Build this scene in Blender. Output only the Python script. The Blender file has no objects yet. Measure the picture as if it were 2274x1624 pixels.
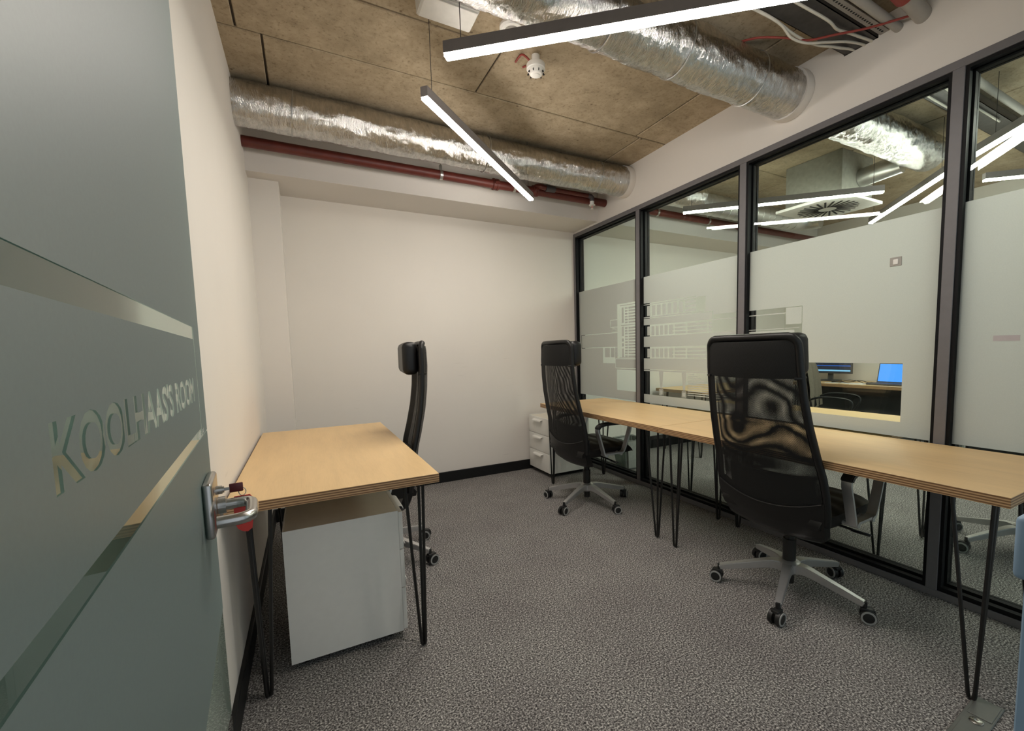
import bpy, bmesh, math, random
from mathutils import Vector, Matrix, noise
PI = math.pi
R = math.radians
random.seed(7)
scene = bpy.context.scene
COL = scene.collection

# ------------------------------------------------------------------ camera, world, exposure
W, D, ZC = 2.883, 4.03, 2.84            # glass partition plane, back wall plane, ceiling height
cam_d = bpy.data.cameras.new('camera')
cam = bpy.data.objects.new('camera', cam_d)
COL.objects.link(cam)
scene.camera = cam
F_PX, YAW, PITCH, ROLL = 970.74, .4967, -.0851, -.0229
cam_d.sensor_fit = 'HORIZONTAL'
cam_d.sensor_width = 36.0
cam_d.lens = F_PX / 2274 * 36.0
cam_d.shift_x = (1137 - 1206.8) / 2274
cam_d.shift_y = (862.2 - 812) / 2274
cam_d.clip_start = .01
fw = Vector((math.sin(YAW) * math.cos(PITCH), math.cos(YAW) * math.cos(PITCH), math.sin(PITCH)))
r0 = Vector((math.cos(YAW), -math.sin(YAW), 0))
u0 = r0.cross(fw)
r2 = r0 * math.cos(ROLL) + u0 * math.sin(ROLL)
u2 = -r0 * math.sin(ROLL) + u0 * math.cos(ROLL)
cam.matrix_world = Matrix(((r2.x, u2.x, -fw.x, .2762), (r2.y, u2.y, -fw.y, -.0348), (r2.z, u2.z, -fw.z, 1.2305), (0, 0, 0, 1)))

world = bpy.data.worlds.new('world')
scene.world = world
world.use_nodes = True
bg = world.node_tree.nodes['Background']
bg.inputs['Color'].default_value = (.86, .93, 1.0, 1)      # cool daylight of the glazed corridor behind the camera
bg.inputs['Strength'].default_value = .55
LAMP_COL = (1.0, .93, .845)
LAMP_STRENGTH = 82.0
vs = scene.view_settings
vs.view_transform = 'Standard'
vs.look = 'None'
vs.exposure = 0.32
vs.gamma = 1.0
vs.use_curve_mapping = False
cy = scene.cycles
cy.use_denoising = True
cy.max_bounces = 8
cy.diffuse_bounces = 4
cy.glossy_bounces = 4
cy.adaptive_threshold = .035
cy.transmission_bounces = 8
cy.transparent_max_bounces = 32
cy.sample_clamp_indirect = 8.0
cy.caustics_reflective = False
cy.caustics_refractive = False

# ------------------------------------------------------------------ helpers
def obj(name, bm, mat=None, parent=None, smooth=False, loc=None):
    me = bpy.data.meshes.new(name)
    bmesh.ops.recalc_face_normals(bm, faces=bm.faces)
    bm.to_mesh(me)
    bm.free()
    for m in (mat if isinstance(mat, (list, tuple)) else [mat]):
        if m:
            me.materials.append(m)
    if smooth:
        for p in me.polygons:
            p.use_smooth = True
        try:
            me.set_sharp_from_angle(angle=R(smooth if smooth > 1 else 40))
        except Exception:
            pass
    o = bpy.data.objects.new(name, me)
    COL.objects.link(o)
    if parent:
        o.parent = parent
    if loc:
        o.location = loc
    return o

def tag(o, label, cat=None, group=None):
    o['label'] = label
    if cat:
        o['category'] = cat
    if group:
        o['group'] = group
    return o

def structure(o, label, cat):
    o['kind'] = 'structure'
    return tag(o, label, cat)

def thing(name, label, cat, loc=(0, 0, 0), rz=0, group=None):
    o = bpy.data.objects.new(name, None)
    COL.objects.link(o)
    o.empty_display_size = .1
    o.location = loc
    o.rotation_euler = (0, 0, rz)
    return tag(o, label, cat, group)

def copy_tree(o, parent=None):
    c = o.copy()
    COL.objects.link(c)
    c.parent = parent
    for ch in [k for k in o.children]:
        copy_tree(ch, c)
    return c

def box(bm, x0, x1, y0, y1, z0, z1, mi=0):
    v = [bm.verts.new(p) for p in ((x0, y0, z0), (x1, y0, z0), (x1, y1, z0), (x0, y1, z0), (x0, y0, z1), (x1, y0, z1), (x1, y1, z1), (x0, y1, z1))]
    fs = []
    for q in ((3, 2, 1, 0), (4, 5, 6, 7), (0, 1, 5, 4), (1, 2, 6, 5), (2, 3, 7, 6), (3, 0, 4, 7)):
        f = bm.faces.new([v[i] for i in q])
        f.material_index = mi
        fs.append(f)
    return v

def bxo(*a, bevel=0, seg=2):
    bm = bmesh.new()
    box(bm, *a)
    if bevel:
        bmesh.ops.bevel(bm, geom=list(bm.edges), offset=bevel, segments=seg, profile=.6, affect='EDGES')
    return bm

def rbox(bm, cx, cy_, cz, sx, sy, sz, r, seg=3, mat=None):
    t = bmesh.new()
    box(t, -sx / 2, sx / 2, -sy / 2, sy / 2, -sz / 2, sz / 2)
    bmesh.ops.bevel(t, geom=list(t.edges), offset=r, segments=seg, profile=.5, affect='EDGES')
    M = Matrix.Translation((cx, cy_, cz))
    if mat is not None:
        M = M @ mat
    t.transform(M)
    merge(bm, t)

def merge(bm, t):
    me = bpy.data.meshes.new('tmp')
    t.to_mesh(me)
    t.free()
    bm.from_mesh(me)
    bpy.data.meshes.remove(me)

def frame_of(d):
    d = d.normalized()
    a = Vector((0, 0, 1)) if abs(d.z) < .95 else Vector((1, 0, 0))
    s = d.cross(a).normalized()
    return s, s.cross(d).normalized()

def tube(bm, pts, r, seg=8, closed=False, cap=True, rads=None):
    pts = [Vector(p) for p in pts]
    n = len(pts)
    rings = []
    ps = None
    for i, p in enumerate(pts):
        a = pts[(i - 1) % n] if (closed or i > 0) else p
        b = pts[(i + 1) % n] if (closed or i < n - 1) else p
        d = (b - a)
        s, t = frame_of(d)
        if ps is not None:                       # parallel transport
            s = (ps - d.normalized() * ps.dot(d.normalized())).normalized()
            t = s.cross(d.normalized()).normalized()
        ps = s
        rr = rads[i] if rads else r
        rings.append([bm.verts.new(p + s * rr * math.cos(2 * PI * k / seg) + t * rr * math.sin(2 * PI * k / seg)) for k in range(seg)])
    m = n if closed else n - 1
    for i in range(m):
        A, B = rings[i], rings[(i + 1) % n]
        for k in range(seg):
            bm.faces.new((A[k], A[(k + 1) % seg], B[(k + 1) % seg], B[k]))
    if cap and not closed:
        bm.faces.new(list(reversed(rings[0])))
        bm.faces.new(rings[-1])
    return rings

def cyl(bm, p0, p1, r, seg=16, r1=None):
    tube(bm, [p0, p1], r, seg, rads=[r, r if r1 is None else r1])

def lathe(bm, prof, seg=24, M=None, closed=False):
    # prof: list of (radius, z)
    rings = []
    for rr, z in prof:
        ring = []
        for k in range(seg):
            p = Vector((rr * math.cos(2 * PI * k / seg), rr * math.sin(2 * PI * k / seg), z))
            ring.append(bm.verts.new(M @ p if M else p))
        rings.append(ring)
    for A, B in zip(rings, rings[1:] + (rings[:1] if closed else [])):
        for k in range(seg):
            bm.faces.new((A[k], A[(k + 1) % seg], B[(k + 1) % seg], B[k]))
    if closed:
        return
    bm.faces.new(list(reversed(rings[0])))
    bm.faces.new(rings[-1])

def catmull(pts, n=6):
    pts = [Vector(p) for p in pts]
    P = [pts[0] * 2 - pts[1]] + pts + [pts[-1] * 2 - pts[-2]]
    out = []
    for i in range(1, len(P) - 2):
        a, b, c, d = P[i - 1:i + 3]
        for k in range(n):
            t = k / n
            out.append(.5 * ((2 * b) + (c - a) * t + (2 * a - 5 * b + 4 * c - d) * t * t + (3 * b - a - 3 * c + d) * t ** 3))
    out.append(pts[-1])
    return out

def strap(bm, pts, across, wdt, thk):
    """rectangular section swept along pts; 'across' is the section's wide direction"""
    pts = [Vector(p) for p in pts]
    ax = Vector(across).normalized()
    rings = []
    for i, p in enumerate(pts):
        d = (pts[min(i + 1, len(pts) - 1)] - pts[max(i - 1, 0)]).normalized()
        nn = d.cross(ax).normalized()
        w = wdt[i] if isinstance(wdt, (list, tuple)) else wdt
        h = thk[i] if isinstance(thk, (list, tuple)) else thk
        rings.append([bm.verts.new(p + ax * sx * w / 2 + nn * sy * h / 2) for sx, sy in ((-1, -1), (1, -1), (1, 1), (-1, 1))])
    for A, B in zip(rings, rings[1:]):
        for k in range(4):
            bm.faces.new((A[k], A[(k + 1) % 4], B[(k + 1) % 4], B[k]))
    bm.faces.new(list(reversed(rings[0])))
    bm.faces.new(rings[-1])

# ------------------------------------------------------------------ materials
def new_mat(name):
    m = bpy.data.materials.new(name)
    m.use_nodes = True
    nt = m.node_tree
    return m, nt, nt.nodes['Principled BSDF']

def N(nt, typ, **kw):
    n = nt.nodes.new(typ)
    for k, v in kw.items():
        if k in n.inputs:
            n.inputs[k].default_value = v
        else:
            setattr(n, k, v)
    return n

def coords(nt, scale=(1, 1, 1), kind='Object'):
    tc = N(nt, 'ShaderNodeTexCoord')
    mp = N(nt, 'ShaderNodeMapping')
    mp.inputs['Scale'].default_value = scale
    nt.links.new(tc.outputs[kind], mp.inputs['Vector'])
    return mp.outputs['Vector']

def ramp(nt, fac, stops):
    r = N(nt, 'ShaderNodeValToRGB')
    e = r.color_ramp.elements
    while len(e) > len(stops):
        e.remove(e[-1])
    while len(e) < len(stops):
        e.new(.5)
    for el, (p, c) in zip(e, stops):
        el.position = p
        el.color = (*c, 1) if len(c) == 3 else c
    nt.links.new(fac, r.inputs['Fac'])
    return r.outputs['Color']

def bump(nt, p, height, strength=.2, dist=.01):
    b = N(nt, 'ShaderNodeBump')
    b.inputs['Strength'].default_value = strength
    b.inputs['Distance'].default_value = dist
    nt.links.new(height, b.inputs['Height'])
    nt.links.new(b.outputs['Normal'], p.inputs['Normal'])

def noise_tex(nt, vec, scale, detail=3, rough=.55):
    n = N(nt, 'ShaderNodeTexNoise')
    n.inputs['Scale'].default_value = scale
    n.inputs['Detail'].default_value = detail
    n.inputs['Roughness'].default_value = rough
    nt.links.new(vec, n.inputs['Vector'])
    return n.outputs['Fac']

def plain(name, col, rough=.5, metal=0, vary=.04, spec=.5, nscale=30, bumps=0):
    m, nt, p = new_mat(name)
    v = coords(nt)
    f = noise_tex(nt, v, nscale)
    c = ramp(nt, f, [(.3, tuple(max(0, k * (1 - vary)) for k in col)), (.7, tuple(min(1, k * (1 + vary)) for k in col))])
    nt.links.new(c, p.inputs['Base Color'])
    p.inputs['Roughness'].default_value = rough
    p.inputs['Metallic'].default_value = metal
    p.inputs['Specular IOR Level'].default_value = spec
    if bumps:
        bump(nt, p, noise_tex(nt, v, nscale * 8, 2), bumps, .002)
    return m

def mat_plaster(name, col):
    m, nt, p = new_mat(name)
    v = coords(nt)
    f = noise_tex(nt, v, 1.3, 5, .6)
    c = ramp(nt, f, [(.3, tuple(k * .965 for k in col)), (.65, col)])
    nt.links.new(c, p.inputs['Base Color'])
    p.inputs['Roughness'].default_value = .75
    p.inputs['Specular IOR Level'].default_value = .25
    bump(nt, p, noise_tex(nt, v, 160, 3), .06, .003)
    return m

def mat_scuffed_wall(name, col):
    """painted wall with faint scuffs at chair height"""
    m, nt, p = new_mat(name)
    v = coords(nt)
    f = noise_tex(nt, v, 1.3, 5, .6)
    c = ramp(nt, f, [(.3, tuple(k * .965 for k in col)), (.65, col)])
    vs_ = coords(nt, (2.2, 2.2, 26))
    s = noise_tex(nt, vs_, 1.6, 4, .6)
    mask = ramp(nt, s, [(.66, (0, 0, 0)), (.76, (1, 1, 1))])
    sep = N(nt, 'ShaderNodeSeparateXYZ')
    tc = N(nt, 'ShaderNodeTexCoord')
    nt.links.new(tc.outputs['Object'], sep.inputs[0])
    band = N(nt, 'ShaderNodeMapRange')
    band.interpolation_type = 'SMOOTHSTEP'
    nt.links.new(sep.outputs['Z'], band.inputs['Value'])
    band.inputs['From Min'].default_value = 1.5
    band.inputs['From Max'].default_value = 1.1
    mu = N(nt, 'ShaderNodeMath', operation='MULTIPLY')
    nt.links.new(mask, mu.inputs[0])
    nt.links.new(band.outputs[0], mu.inputs[1])
    m2 = N(nt, 'ShaderNodeMath', operation='MULTIPLY')
    m2.inputs[1].default_value = .16
    nt.links.new(mu.outputs[0], m2.inputs[0])
    mx = N(nt, 'ShaderNodeMix', data_type='RGBA')
    nt.links.new(m2.outputs[0], mx.inputs[0])
    nt.links.new(c, mx.inputs[6])
    mx.inputs[7].default_value = (.30, .26, .21, 1)
    nt.links.new(mx.outputs[2], p.inputs['Base Color'])
    p.inputs['Roughness'].default_value = .75
    p.inputs['Specular IOR Level'].default_value = .25
    bump(nt, p, noise_tex(nt, v, 160, 3), .06, .003)
    return m

def mat_concrete():
    m, nt, p = new_mat('concrete')
    v = coords(nt)
    a = noise_tex(nt, v, 2.2, 8, .68)
    b = noise_tex(nt, v, 13, 9, .78)
    c = ramp(nt, a, [(.28, (.30, .235, .152)), (.5, (.43, .345, .235)), (.72, (.57, .475, .345))])
    d = ramp(nt, b, [(.30, (.42, .38, .32)), (.44, (.88, .86, .82)), (.58, (1.05, 1.04, 1.02))])
    mx = N(nt, 'ShaderNodeMix', data_type='RGBA', blend_type='MULTIPLY')
    mx.inputs[0].default_value = .62
    nt.links.new(c, mx.inputs[6])
    nt.links.new(d, mx.inputs[7])
    fine = ramp(nt, noise_tex(nt, v, 55, 5, .7), [(.33, (.55, .51, .45)), (.46, (1, 1, 1))])
    mf = N(nt, 'ShaderNodeMix', data_type='RGBA', blend_type='MULTIPLY')
    mf.inputs[0].default_value = .75
    nt.links.new(mx.outputs[2], mf.inputs[6])
    nt.links.new(fine, mf.inputs[7])
    mx = mf
    vo = N(nt, 'ShaderNodeTexVoronoi')
    vo.inputs['Scale'].default_value = 7
    nt.links.new(v, vo.inputs['Vector'])
    pit = ramp(nt, vo.outputs['Distance'], [(.035, (.35, .3, .25)), (.07, (1, 1, 1))])
    m2 = N(nt, 'ShaderNodeMix', data_type='RGBA', blend_type='MULTIPLY')
    m2.inputs[0].default_value = .8
    nt.links.new(mx.outputs[2], m2.inputs[6])
    nt.links.new(pit, m2.inputs[7])
    nt.links.new(m2.outputs[2], p.inputs['Base Color'])
    p.inputs['Roughness'].default_value = .85
    bump(nt, p, b, .35, .004)
    return m

def mat_carpet():
    m, nt, p = new_mat('carpet')
    v = coords(nt)
    a = noise_tex(nt, v, 150, 3, .7)
    b = noise_tex(nt, v, 3.0, 4, .6)
    big = noise_tex(nt, v, 430, 1, .5)
    c = ramp(nt, a, [(.37, (.03, .028, .029)), (.46, (.145, .138, .135)), (.54, (.27, .26, .253)), (.63, (.68, .655, .63))])
    d = ramp(nt, b, [(.3, (.86, .84, .84)), (.7, (1.05, 1.05, 1.03))])
    mx = N(nt, 'ShaderNodeMix', data_type='RGBA', blend_type='MULTIPLY')
    mx.inputs[0].default_value = 1
    nt.links.new(c, mx.inputs[6])
    nt.links.new(d, mx.inputs[7])
    nt.links.new(mx.outputs[2], p.inputs['Base Color'])
    p.inputs['Roughness'].default_value = .95
    p.inputs['Specular IOR Level'].default_value = .1
    ad = N(nt, 'ShaderNodeMath', operation='ADD')
    nt.links.new(a, ad.inputs[0])
    nt.links.new(big, ad.inputs[1])
    bump(nt, p, ad.outputs[0], .4, .005)
    return m

def mat_ply_top(name='birch_ply', axis='y', tone=(.76, .535, .275)):
    """birch plywood: rotary-cut face on top, laminated edge on the sides"""
    m, nt, p = new_mat(name)
    sc_ = (9, 1.1, 9) if axis == 'y' else (1.1, 9, 9)
    v = coords(nt, sc_)
    f = noise_tex(nt, v, 2.2, 6, .62)
    face = ramp(nt, f, [(.3, tuple(k * .93 for k in tone)), (.52, tone), (.75, tuple(min(1, k * 1.05) for k in tone))])
    fine = noise_tex(nt, coords(nt, (60, 3, 60) if axis == 'y' else (3, 60, 60)), 4, 3)
    fm = ramp(nt, fine, [(.35, (.965, .96, .95)), (.6, (1, 1, 1))])
    mx = N(nt, 'ShaderNodeMix', data_type='RGBA', blend_type='MULTIPLY')
    mx.inputs[0].default_value = 1
    nt.links.new(face, mx.inputs[6])
    nt.links.new(fm, mx.inputs[7])
    # edge
    tc = N(nt, 'ShaderNodeTexCoord')
    sep = N(nt, 'ShaderNodeSeparateXYZ')
    nt.links.new(tc.outputs['Object'], sep.inputs[0])
    wob = noise_tex(nt, coords(nt, (3, 3, 3)), 3, 3)
    ma = N(nt, 'ShaderNodeMath', operation='MULTIPLY_ADD')
    nt.links.new(wob, ma.inputs[0])
    ma.inputs[1].default_value = .0012
    nt.links.new(sep.outputs['Z'], ma.inputs[2])
    ml = N(nt, 'ShaderNodeMath', operation='MULTIPLY')
    ml.inputs[1].default_value = 2 * PI / .0088
    nt.links.new(ma.outputs[0], ml.inputs[0])
    sn = N(nt, 'ShaderNodeMath', operation='SINE')
    nt.links.new(ml.outputs[0], sn.inputs[0])
    mr = N(nt, 'ShaderNodeMapRange')
    mr.inputs['From Min'].default_value = -1
    nt.links.new(sn.outputs[0], mr.inputs['Value'])
    edge = ramp(nt, mr.outputs[0], [(.25, (.20, .105, .05)), (.5, (.40, .235, .115)), (.8, (.56, .36, .19))])
    ef = noise_tex(nt, coords(nt, (14, 14, 200)), 5, 3)
    em = ramp(nt, ef, [(.3, (.72, .68, .62)), (.6, (1, 1, 1))])
    mxe = N(nt, 'ShaderNodeMix', data_type='RGBA', blend_type='MULTIPLY')
    mxe.inputs[0].default_value = .8
    nt.links.new(edge, mxe.inputs[6])
    nt.links.new(em, mxe.inputs[7])
    ge = N(nt, 'ShaderNodeNewGeometry')
    sn2 = N(nt, 'ShaderNodeSeparateXYZ')
    nt.links.new(ge.outputs['True Normal'], sn2.inputs[0])
    ab = N(nt, 'ShaderNodeMath', operation='ABSOLUTE')
    nt.links.new(sn2.outputs['Z'], ab.inputs[0])
    gt = N(nt, 'ShaderNodeMath', operation='GREATER_THAN')
    gt.inputs[1].default_value = .5
    nt.links.new(ab.outputs[0], gt.inputs[0])
    fin = N(nt, 'ShaderNodeMix', data_type='RGBA')
    nt.links.new(gt.outputs[0], fin.inputs[0])
    nt.links.new(mxe.outputs[2], fin.inputs[6])
    nt.links.new(mx.outputs[2], fin.inputs[7])
    nt.links.new(fin.outputs[2], p.inputs['Base Color'])
    p.inputs['Roughness'].default_value = .42
    p.inputs['Specular IOR Level'].default_value = .4
    return m

def mat_foil():
    m, nt, p = new_mat('aluminium_foil')
    v = coords(nt, (34, 9, 9))
    a = noise_tex(nt, v, 1.6, 5, .62)
    b = noise_tex(nt, coords(nt, (70, 22, 22)), 2.4, 4, .6)
    c = ramp(nt, a, [(.3, (.50, .495, .485)), (.7, (.76, .74, .71))])
    nt.links.new(c, p.inputs['Base Color'])
    p.inputs['Metallic'].default_value = 1
    p.inputs['Roughness'].default_value = .10
    ad = N(nt, 'ShaderNodeMath', operation='ADD')
    nt.links.new(a, ad.inputs[0])
    nt.links.new(b, ad.inputs[1])
    bump(nt, p, ad.outputs[0], .45, .012)
    return m

def mat_glass(name, tint=(.93, .97, .95), ior=1.45):
    m = bpy.data.materials.new(name)
    m.use_nodes = True
    nt = m.node_tree
    nt.nodes.remove(nt.nodes['Principled BSDF'])
    out = nt.nodes['Material Output']
    tr = N(nt, 'ShaderNodeBsdfTransparent')
    tr.inputs['Color'].default_value = (*tint, 1)
    gl = N(nt, 'ShaderNodeBsdfGlossy')
    gl.inputs['Roughness'].default_value = .0
    fr = N(nt, 'ShaderNodeFresnel')
    fr.inputs['IOR'].default_value = ior
    geo = N(nt, 'ShaderNodeNewGeometry')
    # reflect from the outer side of each surface only
    mi = N(nt, 'ShaderNodeMath', operation='SUBTRACT')
    mi.inputs[0].default_value = 1
    nt.links.new(geo.outputs['Backfacing'], mi.inputs[1])
    mu = N(nt, 'ShaderNodeMath', operation='MULTIPLY')
    nt.links.new(fr.outputs[0], mu.inputs[0])
    nt.links.new(mi.outputs[0], mu.inputs[1])
    mx = N(nt, 'ShaderNodeMixShader')
    nt.links.new(mu.outputs[0], mx.inputs[0])
    nt.links.new(tr.outputs[0], mx.inputs[1])
    nt.links.new(gl.outputs[0], mx.inputs[2])
    nt.links.new(mx.outputs[0], out.inputs['Surface'])
    return m

def mat_film(name, dcol, tcol, mixt=.55, gloss=0., grough=.4):
    """frosted window film: scatters light from both sides"""
    m = bpy.data.materials.new(name)
    m.use_nodes = True
    nt = m.node_tree
    nt.nodes.remove(nt.nodes['Principled BSDF'])
    out = nt.nodes['Material Output']
    v = coords(nt)
    f = noise_tex(nt, v, 240, 2)
    d = N(nt, 'ShaderNodeBsdfDiffuse')
    nt.links.new(ramp(nt, f, [(.3, tuple(k * .95 for k in dcol)), (.7, tuple(min(1, k * 1.05) for k in dcol))]), d.inputs['Color'])
    t = N(nt, 'ShaderNodeBsdfTranslucent')
    t.inputs['Color'].default_value = (*tcol, 1)
    mx = N(nt, 'ShaderNodeMixShader')
    mx.inputs[0].default_value = mixt
    nt.links.new(d.outputs[0], mx.inputs[1])
    nt.links.new(t.outputs[0], mx.inputs[2])
    last = mx
    if gloss:
        g = N(nt, 'ShaderNodeBsdfGlossy')
        g.inputs['Roughness'].default_value = grough
        fr = N(nt, 'ShaderNodeFresnel')
        fr.inputs['IOR'].default_value = 1.3
        mm = N(nt, 'ShaderNodeMath', operation='MULTIPLY')
        mm.inputs[1].default_value = gloss
        nt.links.new(fr.outputs[0], mm.inputs[0])
        m3 = N(nt, 'ShaderNodeMixShader')
        nt.links.new(mm.outputs[0], m3.inputs[0])
        nt.links.new(mx.outputs[0], m3.inputs[1])
        nt.links.new(g.outputs[0], m3.inputs[2])
        last = m3
    nt.links.new(last.outputs[0], out.inputs['Surface'])
    return m

def mat_emit(name, col, strength):
    m, nt, p = new_mat(name)
    p.inputs['Base Color'].default_value = (.3, .3, .3, 1) if strength > 10 else (.02, .02, .025, 1)
    p.inputs['Emission Color'].default_value = (*col, 1)
    p.inputs['Emission Strength'].default_value = strength
    return m

def mat_mesh(name, ang, pitch=.0030, hole=.56, seed=0.):
    """woven net: thin black threads with open holes between them"""
    m = bpy.data.materials.new(name)
    m.use_nodes = True
    nt = m.node_tree
    p = nt.nodes['Principled BSDF']
    out = nt.nodes['Material Output']
    p.inputs['Base Color'].default_value = (.006, .006, .006, 1)
    p.inputs['Roughness'].default_value = .7
    tc = N(nt, 'ShaderNodeTexCoord')
    mp = N(nt, 'ShaderNodeMapping')
    mp.inputs['Rotation'].default_value = (0, R(ang), 0)
    mp.inputs['Location'].default_value = (0, seed, 0)
    nt.links.new(tc.outputs['Object'], mp.inputs['Vector'])
    wob = noise_tex(nt, mp.outputs[0], 3.2, 1)            # the cloth is stretched unevenly
    sp = N(nt, 'ShaderNodeSeparateXYZ')
    nt.links.new(mp.outputs[0], sp.inputs[0])
    s = []
    for ax, hf in (('X', hole), ('Z', .68)):
        w = N(nt, 'ShaderNodeMath', operation='MULTIPLY_ADD')
        nt.links.new(wob, w.inputs[0])
        w.inputs[1].default_value = .016 if ax == 'X' else 0
        nt.links.new(sp.outputs[ax], w.inputs[2])
        a = N(nt, 'ShaderNodeMath', operation='MULTIPLY')
        a.inputs[1].default_value = 1 / (pitch if ax == 'X' else .0026)
        nt.links.new(w.outputs[0], a.inputs[0])
        b = N(nt, 'ShaderNodeMath', operation='FRACT')
        nt.links.new(a.outputs[0], b.inputs[0])
        c = N(nt, 'ShaderNodeMath', operation='LESS_THAN')
        c.inputs[1].default_value = hf
        nt.links.new(b.outputs[0], c.inputs[0])
        s.append(c)
    mu = N(nt, 'ShaderNodeMath', operation='MULTIPLY')
    nt.links.new(s[0].outputs[0], mu.inputs[0])
    nt.links.new(s[1].outputs[0], mu.inputs[1])
    tr = N(nt, 'ShaderNodeBsdfTransparent')
    mx = N(nt, 'ShaderNodeMixShader')
    nt.links.new(mu.outputs[0], mx.inputs[0])
    nt.links.new(p.outputs[0], mx.inputs[1])
    nt.links.new(tr.outputs[0], mx.inputs[2])
    nt.links.new(mx.outputs[0], out.inputs['Surface'])
    return m

M = {}
M['wall'] = mat_scuffed_wall('wall_paint', (.78, .735, .68))
M['plaster'] = mat_plaster('plaster', (.75, .71, .665))
M['concrete'] = mat_concrete()
M['seam'] = plain('seam_shadow_gap', (.07, .055, .04), .9)
M['carpet'] = mat_carpet()
M['ply'] = mat_ply_top()
M['black_base'] = plain('black_baseboard', (.008, .008, .008), .5, spec=.3)
M['black_steel'] = plain('black_steel', (.011, .010, .009), .42, spec=.45)
M['black_gasket'] = plain('black_gasket', (.004, .004, .005), .6, spec=.2)
M['frame'] = plain('anthracite_frame', (.165, .158, .165), .5, spec=.4)
M['white'] = plain('white_lacquer', (.80, .79, .75), .4, vary=.015)
M['white_top'] = plain('warm_white_lacquer', (.72, .665, .57), .45, vary=.02)
M['white_plastic'] = plain('white_plastic', (.80, .78, .74), .45)
M['red_pipe'] = plain('red_pipe_paint', (.115, .021, .014), .45, vary=.18, nscale=14)
M['red_bright'] = plain('red_plastic', (.75, .05, .035), .45)
M['red_cable'] = plain('red_cable', (.26, .04, .03), .5)
M['foil'] = mat_foil()
M['foil_tape'] = plain('foil_tape', (.55, .55, .54), .35, 1, vary=.1)
M['galv'] = plain('galvanised_steel', (.55, .55, .53), .34, .9, vary=.12, nscale=10)
M['dull_metal'] = plain('dull_sheet_metal', (.26, .255, .22), .6, .3, vary=.1)
M['alu'] = plain('brushed_aluminium', (.56, .56, .56), .38, .85, vary=.03)
M['steel'] = plain('satin_stainless', (.50, .49, .47), .26, 1, vary=.03)
M['glass'] = mat_glass('clear_glass')
M['door_glass'] = mat_glass('door_glass', (.80, .90, .87), 1.5)
M['film'] = mat_film('frosted_film', (.515, .505, .487), (.59, .58, .56), .55)
M['door_film'] = mat_film('door_frosted_film', (.185, .245, .24), (.23, .30, .295), .45, gloss=.22, grough=.42)
M['lamp_body'] = plain('lamp_housing', (.20, .178, .172), .5)
M['led'] = mat_emit('led_diffuser', LAMP_COL, LAMP_STRENGTH)
M['leather'] = plain('black_leather', (.0075, .007, .007), .4, spec=.38, bumps=.12)
M['fabric'] = plain('black_fabric', (.007, .0068, .0065), .8, spec=.2, bumps=.2)
M['net'] = mat_mesh('mesh_rear', 8, .0030, .42)
M['net2'] = mat_mesh('mesh_front', 9.5, .0031, .42, 2.3)
M['arm_black'] = plain('black_plastic', (.012, .012, .012), .4)
M['wheel'] = plain('caster_black', (.010, .010, .010), .45)
M['rim'] = plain('caster_grey_ring', (.34, .34, .33), .4)
M['cable'] = plain('cable_sheath', (.62, .585, .51), .55)
M['tray'] = plain('dark_tray', (.075, .07, .068), .5, .5, vary=.15)
M['tray_light'] = plain('light_tray', (.32, .30, .28), .5, .6)
M['conduit'] = plain('grey_conduit', (.36, .34, .31), .55)
M['dark'] = plain('dark_void', (.01, .01, .01), .9)
M['darkred'] = plain('dark_red_plastic', (.13, .012, .012), .35)
M['jacket'] = plain('linen_jacket', (.36, .315, .24), .9, vary=.12, nscale=60)
M['bin'] = plain('grey_bin_liner', (.40, .41, .39), .35, vary=.1)
M['paper'] = plain('paper', (.8, .79, .76), .6)
M['greyboard'] = plain('dark_grey_panel', (.06, .06, .062), .6)
M['cap'] = plain('pipe_cap', (.08, .07, .075), .5)

# ------------------------------------------------------------------ the room shell
Y0 = -1.2                       # open glazed end behind the camera
X2 = 6.6                        # far wall of the neighbouring office
o = obj('floor', bxo(-.1, X2 + .1, Y0, D + .1, -.08, 0), M['carpet'])
structure(o, 'grey speckled loop carpet covering both offices', 'floor')

# ceiling: backing slab + precast concrete panels with open joints
ceil = obj('ceiling', bxo(-.1, X2 + .1, Y0, D + .1, ZC + .012, ZC + .1), M['seam'])
structure(ceil, 'bare concrete soffit with dark panel joints', 'ceiling')
g = .0052
panels = []
for x0, x1 in ((-.1, .182), (.182, 2.634), (2.634, 4.55), (4.55, X2 + .1)):
    panels.append((x0, x1, 2.669, D))
panels += [(-.1, .075, Y0, 2.669), (.075, 1.308, 2.225, 2.669), (.075, 1.308, .3, 2.225), (.075, 1.308, Y0, .3), (1.308, 2.59, .3, 2.669), (1.308, 2.59, Y0, .3),
           (2.59, 4.4, Y0, 2.669), (4.4, X2 + .1, Y0, 2.669)]
for k, (x0, x1, y0, y1) in enumerate(panels):
    bm = bmesh.new()
    dz = random.uniform(0, .003)
    box(bm, x0 + g, x1 - g, y0 + g, y1 - g, ZC - dz, ZC + .02)
    bmesh.ops.bevel(bm, geom=[e for e in bm.edges if all(v.co.z < ZC + .01 for v in e.verts)], offset=.004, segments=1, affect='EDGES')
    obj('concrete_panel', bm, M['concrete'], ceil)

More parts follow.
